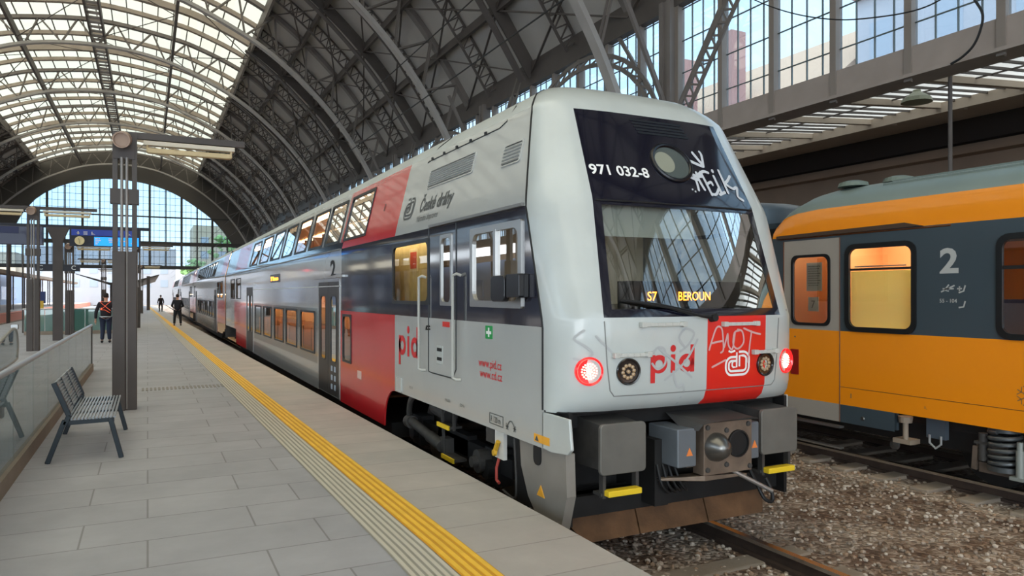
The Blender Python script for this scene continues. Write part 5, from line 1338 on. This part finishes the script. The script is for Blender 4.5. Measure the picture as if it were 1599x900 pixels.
# ---- other posts at left
for x, y, h, r, lab in ((-5.25, 41., 4.6, .035, 'thin dark pole standing left of the masts'), (-9.9+1.1, 62, 6.2, .12, 'rust-footed catenary post on the neighbouring track'), (-11.9, 58, 2.2, .09, 'short dark post on the neighbouring platform edge')):
    b = MB(); b.cyl((x, y, 0 if x > -8 else GZ), (x, y, h), r, 12); tag(b.build('pole', M_mast, loc=(x, y, 0)), lab, 'pole')
M_canopyd = mat('canopy_dark', (66, 60, 56), .7)
def butterfly(x, y0, y1, label, w_=2.6, zt=4.6, zc=3.7, posts=()):
    t = thing('platform_canopy', label, 'canopy', (x, y0, 0), 'platform canopies')
    b = MB(); b.prism([(-w_, zt), (-w_, zt-.08), (-.9, zc-.2), (.9, zc-.2), (w_, zt-.08), (w_, zt), (.9, zc+.1), (-.9, zc+.1)], lambda a, z: Vector((x+a, y0, z)), lambda a, z: Vector((x+a, y1, z))); b.build('roof', M_canopyd, t)
    for py in posts:
        for q in (-.75, .75): b = MB(); b.box(x+q-.14, x+q+.14, py-.12, py+.12, 0, zc); b.build('canopy_post', M_mast, t)
    return t
butterfly(-3.05, 97, 150, 'butterfly-shaped canopy over the far end of the platform', 4.3, 4.2, 3.1, (98, 108, 120, 132))
k = thing('waiting_shelter', 'dark waiting kiosk under the far canopy', 'shelter', (-2.4, 99, 0))
b = MB(); b.box(-4.0, -1.6, 99, 106, 0, 2.9); b.build('walls', mat('kiosk_dark', (70, 66, 66), .5), k)
for q in range(4): b = MB(); b.box(-3.9+q*.6, -3.45+q*.6, 98.95, 99.0, .8, 2.4); b.build('shelter_window', mat('kiosk_glass', (150, 160, 170), .15, coat=.5), k)
b = MB(); b.box(-.1, .25, 93, 93.35, 0, 3.9); tag(b.build('post', M_mast), 'broad dark post at right of the far canopy', 'post')
t = thing('platform_canopy', 'long low canopy with thin posts on the neighbouring platform at left', 'canopy', (-15, 46, 0), 'platform canopies')
b = MB(); b.prism([(-22, 5.4), (-22, 5.1), (-12.3, 3.7), (-11.8, 3.75), (-11.8, 4.1), (-12.3, 4.15)], lambda a, z: Vector((a, 46, z)), lambda a, z: Vector((a, 160, z))); b.build('roof', M_plaster_dk, t)
for q in range(12):
    b = MB(); y = 50+q*9
    for e in (-.12, .12): b.box(-14.4+e-.06, -14.4+e+.06, y-.1, y+.1, 0, 4.1)
    b.build('canopy_post', M_steel_dk, t)
# blue and white building beyond the left tracks
bl = thing('station_building', 'low white and blue station building behind the left canopy', 'building', (-30, 110, GZ))
b = MB(); b.box(-40, -22.6, -25, 180, GZ, 5.2); b.build('wall', mat('building_white_blue', (132, 150, 178), .7), bl)  # near stretch, out of view, extended to grey the train window reflections
for q in range(10): b = MB(); b.box(-22.64, -22.56, 64+q*11, 69+q*11, .9, 3.2); b.build('building_window', mat('win_blue', (96, 130, 176), .2, coat=.5), bl)
# signals, bins
def signal(x, y, label, red=True, h=3.5):
    t = thing('railway_signal', label, 'signal', (x, y, 0)); b = MB(); b.cyl((x, y, 0), (x, y, h), .07, 10); b.build('mast', mat('signal_mast', (196, 190, 190), .5), t)
    b = MB(); b.box(x-.16, x+.16, y-.15, y+.15, h, h+.8); b.build('signal_head', M_black, t)
    if red: MB().disc_stack((x, y-.16, h+.3), (0, -1, 0), [(0, .13), (.04, .1), (.04, 0)], 16).build('lens', mat('signal_red', (240, 20, 40), .4, emit=4, ecol=(1, .03, .08, 1)), t)
signal(-5.6, 62, 'signal with a red light on a pale mast, left of the man in the vest')
for x, y, h, lab in ((-6.4, 58, 1.9, 'blue cabinet right of the sign post'), (-4.9, 60, 1.9, 'blue cabinet behind the red signal')):
    t = thing('cabinet', lab, 'cabinet', (x, y, 0)); b = MB(); b.box(x-.22, x+.22, y, y+.4, 1.2, 2.0); b.build('board', mat('cabinet_blue', (30, 48, 112), .4), t)
    b = MB(); b.cyl((x, y+.2, 0), (x, y+.2, 1.2), .05); b.build('legs', M_mast, t)
b = MB(); b.box(-6.15, -5.95, 55, 55.2, 0, 1.4); t = b.build('marker_post', mat('marker_yellow', (230, 190, 70), .5)); tag(t, 'small yellow and black marker post beyond the masts', 'marker')
# ---- catenary wires and cables
b = MB()
for z in (5.4, 6.4): b.cyl((CX, -20, z), (CX, 172, z), .012, 6)
tag(b.build('overhead_wire', M_black), 'thin overhead contact wires above the double-deck train', 'wire')
b = MB(); b.tube(smoothpath([(11.38, 12.35, 8.74), (11.38, 11.41, 7.98), (11.38, 10.38, 7.34), (11.38, 9.37, 6.88), (11.38, 8.52, 6.64), (11.38, 7.85, 6.52), (11.38, 7.42, 6.54), (11.38, 7.09, 6.67)], 5), .012, 6); tag(b.build('overhead_cable', M_black), 'sagging cable in front of the right glass wall', 'cable')
b = MB(); b.tube(smoothpath([(11.6, 7.13, 6.68), (11.6, 7.0, 6.43), (11.6, 6.88, 6.17), (11.6, 6.91, 5.94), (11.6, 7.02, 5.72), (11.6, 7.2, 5.59), (11.6, 7.38, 5.53)], 6), .02, 6); tag(b.build('hanging_cable', M_black), 'curved loose cable hanging over the right wall beam', 'cable')
b = MB(); b.cyl((12.4, 7.9, 5.6), (12.4, 7.9, -.05), .035, 8); tag(b.build('drain_pipe', M_steel_dk), 'thin vertical pipe below the right wall beam, behind the orange coach', 'pipe')
b = MB(); b.disc_stack((13.4, 9.2, 5.55), (0, 0, 1), [(0, .28), (.08, .25), (.2, .08), (.3, .05), (.3, 0)], 20); tag(b.build('canopy_lamp', mat('lamp_green_grey', (120, 124, 104), .5)), 'round lamp hanging under the right canopy', 'lamp')
# ================================================================== BUILDINGS OUTSIDE
def bmat(name, wall, win, bw, bh, fr):
    m = brickmat(name, win, win, wall, bw, bh, fr, .8, 0., 0., .04); return m
def block(name, label, x0, x1, y0, y1, z1, m, roofm=None, rise=0, face='y'):
    t = thing(name, label, 'building', ((x0+x1)/2, (y0+y1)/2, GZ))
    MB().box(x0, x1, y0, y1, GZ, z1).build('wall', m, t)
    if roofm: MB().prism([(x0-.4, z1), (x1+.4, z1), ((x0+x1)/2, z1+rise)], lambda x, z: Vector((x, y0, z)), lambda x, z: Vector((x, y1, z))).build('roof', roofm, t)
    wn = 0
    if face == 'y':
        z = 3.5
        while z < z1-2 and wn < 90:
            x = x0+1.5
            while x < x1-2 and wn < 90:
                MB().box(x, x+1.6, y0-.06, y0+.02, z, z+1.7).build('building_window', mat('far_window', (128, 138, 150), .25, coat=.4), t); wn += 1; x += 3.6
            z += 3.1
    else:
        z = 6.
        while z < z1-1.5 and wn < 60:
            y = y0+2.
            while y < y1-2 and wn < 60:
                b = MB(); b.box(x0-.05, x0+.02, y, y+1.2, z, z+2.0); b.box(x0-.12, x0, y-.2, y+1.4, z-.15, z-.02); b.build('building_window', mat('far_window2', (170, 178, 190), .3, coat=.3), t); wn += 1; y += 3.4
            z += 3.6
    return t
M_fw1 = mat('facade_pale', (136, 138, 144), .8, 0, .04, .3); M_fw2 = mat('facade_cream', (154, 142, 122), .8, 0, .04, .3); M_tile = mat('roof_tiles_red', (180, 110, 96), .8, 0, .12, 1)
block('apartment_building', 'pale many-windowed apartment block beyond the far gable, centre', -24, 6, 190, 205, 12.5, M_fw1)
block('apartment_building', 'cream apartment block seen through the left of the far gable', -62, -27, 200, 215, 11.5, M_fw2)
block('apartment_building', 'cream block beyond the far gable, just above the train roof', 9, 45, 175, 190, 17, M_fw2)
block('townhouse', 'tall pale townhouse behind the nearest part of the right glass wall', 32, 42, -6, 25.2, 16.6, mat('facade_grey', (186, 184, 190), .8), M_tile, 3, 'x')
block('townhouse', 'lower townhouse with a yellowish roof farther along behind the right glass wall', 32, 42, 25.8, 92, 13.2, mat('facade_pink', (186, 180, 182), .8), mat('roof_tiles_yellow', (196, 160, 130), .8), 4.0, 'x')
b = MB(); b.box(30.3, 31.4, 32.2, 33.3, GZ, 17.2); tag(b.build('chimney', mat('chimney_brick', (178, 130, 122), .9), loc=(30.8, 32.7, GZ)), 'red brick chimney stack above the townhouse roof', 'chimney')
b = MB(); b.box(30.3, 31.4, 36.4, 37.2, GZ, 16.7); tag(b.build('chimney', MATS['chimney_brick'], loc=(30.8, 36.8, GZ)), 'pinkish chimney behind the wall column, farther back', 'chimney')
# trees beyond the gable
def tree(x, y, h, label):
    t = thing('tree', label, 'tree', (x, y, GZ)); b = MB(); b.cyl((x, y, GZ), (x, y, h*.6), .25, 8, .1); b.build('trunk', M_mast, t)
    b = MB()
    for k in range(70):
        a = random.uniform(0, 6.28); r = random.uniform(0, 1)**.5*h*.33; z = random.uniform(h*.35, h); rr = r*(1-abs(z/h-.65)*1.3)
        c_ = Vector((x+rr*math.cos(a), y+rr*math.sin(a), z)); s_ = random.uniform(.4, .9)
        b.add([c_+Vector((px*s_*random.uniform(.7, 1.3), py*s_, pz*s_*.8)) for px, py, pz in ico], icf)
    b.build('foliage', mat('foliage_green', (104, 138, 82), .9, 0, .3, 3), t)
tree(15, 165, 14, 'green tree beyond the gable above the train roof'); tree(9, 170, 9, 'small green tree left of the taller one beyond the gable')
# ================================================================== PEOPLE
def skin(name, verts, edges, radii, m, par, sub=2, root=0):
    me = bpy.data.meshes.new(name); me.from_pydata(verts, edges, []); o = bpy.data.objects.new(name, me); COL.objects.link(o)
    me.materials.append(m); md = o.modifiers.new('skin', 'SKIN'); md.use_smooth_shade = True
    lay = me.skin_vertices[0] if len(me.skin_vertices) else None
    if lay is None:
        bm = bmesh.new(); bm.from_mesh(me); bm.verts.layers.skin.verify(); bm.to_mesh(me); bm.free(); lay = me.skin_vertices[0]
    for i, r in enumerate(radii):
        r = r if isinstance(r, tuple) else (r, r)
        lay.data[i].radius = r; lay.data[i].use_root = (i == root)
    s_ = o.modifiers.new('sub', 'SUBSURF'); s_.levels = sub; s_.render_levels = sub
    o.parent = par; return o
def person(x, y, label, h=1.78, ang=0., stance=.12, vest=False, arms='down', cs=((24, 24, 30), (24, 28, 40)), stride=0.):
    t = thing('person', label, 'person', (x, y, 0)); t.rotation_euler = (0, 0, ang); k = h/1.78
    mk = lambda L: [tuple(c*k for c in p) for p in L]
    M_sk = mat('skin', (196, 150, 124), .6); M_j = mat('jacket_%d' % cs[0][2], cs[0], .8); M_t = mat('trousers_%d' % cs[1][2], cs[1], .8); M_h = mat('hair_dark', (40, 32, 28), .8); M_s = mat('shoe_black', (20, 20, 20), .6)
    hx = .10; st = stance
    hand = [(-.33, .02, .82), (.33, .02, .82)] if arms == 'down' else [(-.2, .28, 1.05), (.2, .28, 1.05)]
    el = [(-.31, -.02, 1.12), (.31, -.02, 1.12)] if arms == 'down' else [(-.3, .0, 1.12), (.3, .0, 1.12)]
    V = [(0, 0, .96), (0, .0, 1.15), (0, .0, 1.38), (0, .01, 1.50), (0, .03, 1.62), (0, .03, 1.72),
         (-.19, 0, 1.43), el[0], hand[0], (.19, 0, 1.43), el[1], hand[1],
         (-hx, 0, .90), (-st, .01+stride*.5, .50), (-st-.02, -.02-stride*.1, .10), (hx, 0, .90), (st, .01-stride*.4, .50), (st+.02, -.02+stride*.2, .10), (-st-.03, .12, .04), (st+.03, .12+stride*.2, .04)]
    E_ = [(0, 1), (1, 2), (2, 3), (3, 4), (4, 5), (2, 6), (6, 7), (7, 8), (2, 9), (9, 10), (10, 11), (0, 12), (12, 13), (13, 14), (0, 15), (15, 16), (16, 17), (14, 18), (17, 19)]
    R = [(.12, .09), (.12, .09), (.14, .09), .052, (.075, .09), (.07, .085), .05, .036, .032, .05, .036, .032, .075, .05, .038, .075, .05, .038, .035, .035]
    skin('body', mk(V), E_, [tuple(c*k for c in (r if isinstance(r, tuple) else (r, r))) for r in R], M_sk, t)
    for s in (0, 1):    # hands with fingers
        c_ = Vector(hand[s]); sg = -1 if s == 0 else 1; b = MB()
        b.tube([c_, c_+Vector((0, .01, -.05)), c_+Vector((0, .02, -.09))], [.028, .036, .03], 8)
        for f in range(4):
            o_ = Vector((0, .03-.02*f, -.09)); b.tube([c_+o_, c_+o_+Vector((0, .008, -.04-.004*(f in (1, 2)))), c_+o_+Vector((-sg*.012, .015, -.07-.006*(f in (1, 2))))], [.009, .008, .006], 6)
        b.tube([c_+Vector((-sg*.01, .03, -.03)), c_+Vector((-sg*.02, .055, -.06)), c_+Vector((-sg*.02, .06, -.085))], [.011, .009, .007], 6)
        hb = b.build('hand', M_sk, None, smooth=True); hb.parent = t; hb.scale = (k, k, k)
    V = [(0, 0, .84), (0, 0, 1.12), (0, 0, 1.38), (0, .0, 1.47), (-.2, 0, 1.42), el[0], tuple(.85*a+.15*b_ for a, b_ in zip(hand[0], el[0])), (.2, 0, 1.42), el[1], tuple(.85*a+.15*b_ for a, b_ in zip(hand[1], el[1]))]
    skin('jacket', mk(V), [(0, 1), (1, 2), (2, 3), (2, 4), (4, 5), (5, 6), (2, 7), (7, 8), (8, 9)], [(.2*k, .16*k), (.19*k, .15*k), (.2*k, .145*k), (.08*k, .08*k), .078*k, .06*k, .05*k, .078*k, .06*k, .05*k], M_j, t)
    V = [(0, 0, .98), (-hx, 0, .88), (-st, .01+stride*.5, .50), (-st-.02, -.02-stride*.1, .09), (hx, 0, .88), (st, .01-stride*.4, .50), (st+.02, -.02+stride*.2, .09)]
    skin('trousers', mk(V), [(0, 1), (1, 2), (2, 3), (0, 4), (4, 5), (5, 6)], [(.18*k, .135*k), .12*k, .085*k, .066*k, .12*k, .085*k, .066*k], M_t, t)
    for s in (-1, 1):
        b = MB(); fx = s*(st+.02); fy = (-.02+(stride*.2 if s > 0 else -stride*.1)); b.tube([(fx*k, (fy-.07)*k, .04), (fx*k, (fy+.02)*k, .05), (fx*k*1.05, (fy+.12)*k, .04), (fx*k*1.08, (fy+.19)*k, .032)], [.04, .048, .044, .03], 10)
        sh = b.build('shoe', M_s, None, smooth=True); sh.parent = t
    b = MB(); b.disc_stack((0, .015*k, 1.72*k), (0, -.25, 1), [(-.09, .05), (-.07, .088), (0, .096), (.05, .085), (.085, .05), (.1, 0)], 18); hr = b.build('hair', M_h, None, smooth=True); hr.parent = t
    b = MB(); b.disc_stack((0, .115*k, 1.64*k), (0, 1, 0), [(-.01, .018), (.012, .012), (.02, 0)], 8)
    for s in (-1, 1): b.disc_stack((s*.032*k, .103*k, 1.675*k), (0, 1, 0), [(0, .01), (.006, .006), (.007, 0)], 8); b.disc_stack((s*.083*k, .02*k, 1.65*k), (s, 0, 0), [(-.01, .028), (.012, .022), (.014, 0)], 10)
    b.box(-.025*k, .025*k, .108*k, .116*k, 1.595*k, 1.602*k)
    fc = b.build('face', mat('face_detail', (176, 126, 104), .6), None, smooth=True); fc.parent = t
    if vest:
        b = MB(); m = mat('vest_orange_glow', (255, 110, 70), .5, emit=.3); yb = -.165*k  # straps given a faint glow of their own, no lamp there
        for P in ([(-.19, 1.50), (-.08, 1.38), (.03, 1.28), (.16, 1.16)], [(.17, 1.50), (.05, 1.40), (-.06, 1.28), (-.17, 1.2)], [(-.17, 1.2), (-.02, 1.19), (.14, 1.08)]):
            for p, q in zip(P, P[1:]): b.bar((p[0]*k, yb-.005, p[1]*k), (q[0]*k, yb-.005, q[1]*k), .01, .035*k, (0, 1, 0))
            p = P[0]; b.bar((p[0]*.8*k, yb, p[1]*k), (p[0]*.6*k, .1, 1.48*k), .035, .01)
        v_ = b.build('vest_straps', m, None); v_.parent = t
        b = MB(); b.disc_stack((0, 0, .93*k), (0, 0, 1), [(0, .205), (.03, .205)], 18); 
        bl_ = b.build('belt_stripe', mat('reflective_grey', (190, 194, 196), .4), None); bl_.parent = t; bl_.scale = (1, .85, 1)
    return t
person(-1.4, 31.3, 'person in dark clothes with orange reflective straps, walking away beside the nearest mast', 1.84, 0, .10, True, cs=((26, 20, 28), (30, 38, 60)), stride=.1)
person(1.55, 46.5, 'person in a black suit standing by the train edge, seen from behind', 1.80, 0, .15, arms='front', cs=((20, 22, 32), (18, 20, 28)))
person(1.25, 86, 'small distant person in black near the far end of the train', 1.72, .4, .12, cs=((26, 24, 30), (22, 22, 28)), stride=.2)
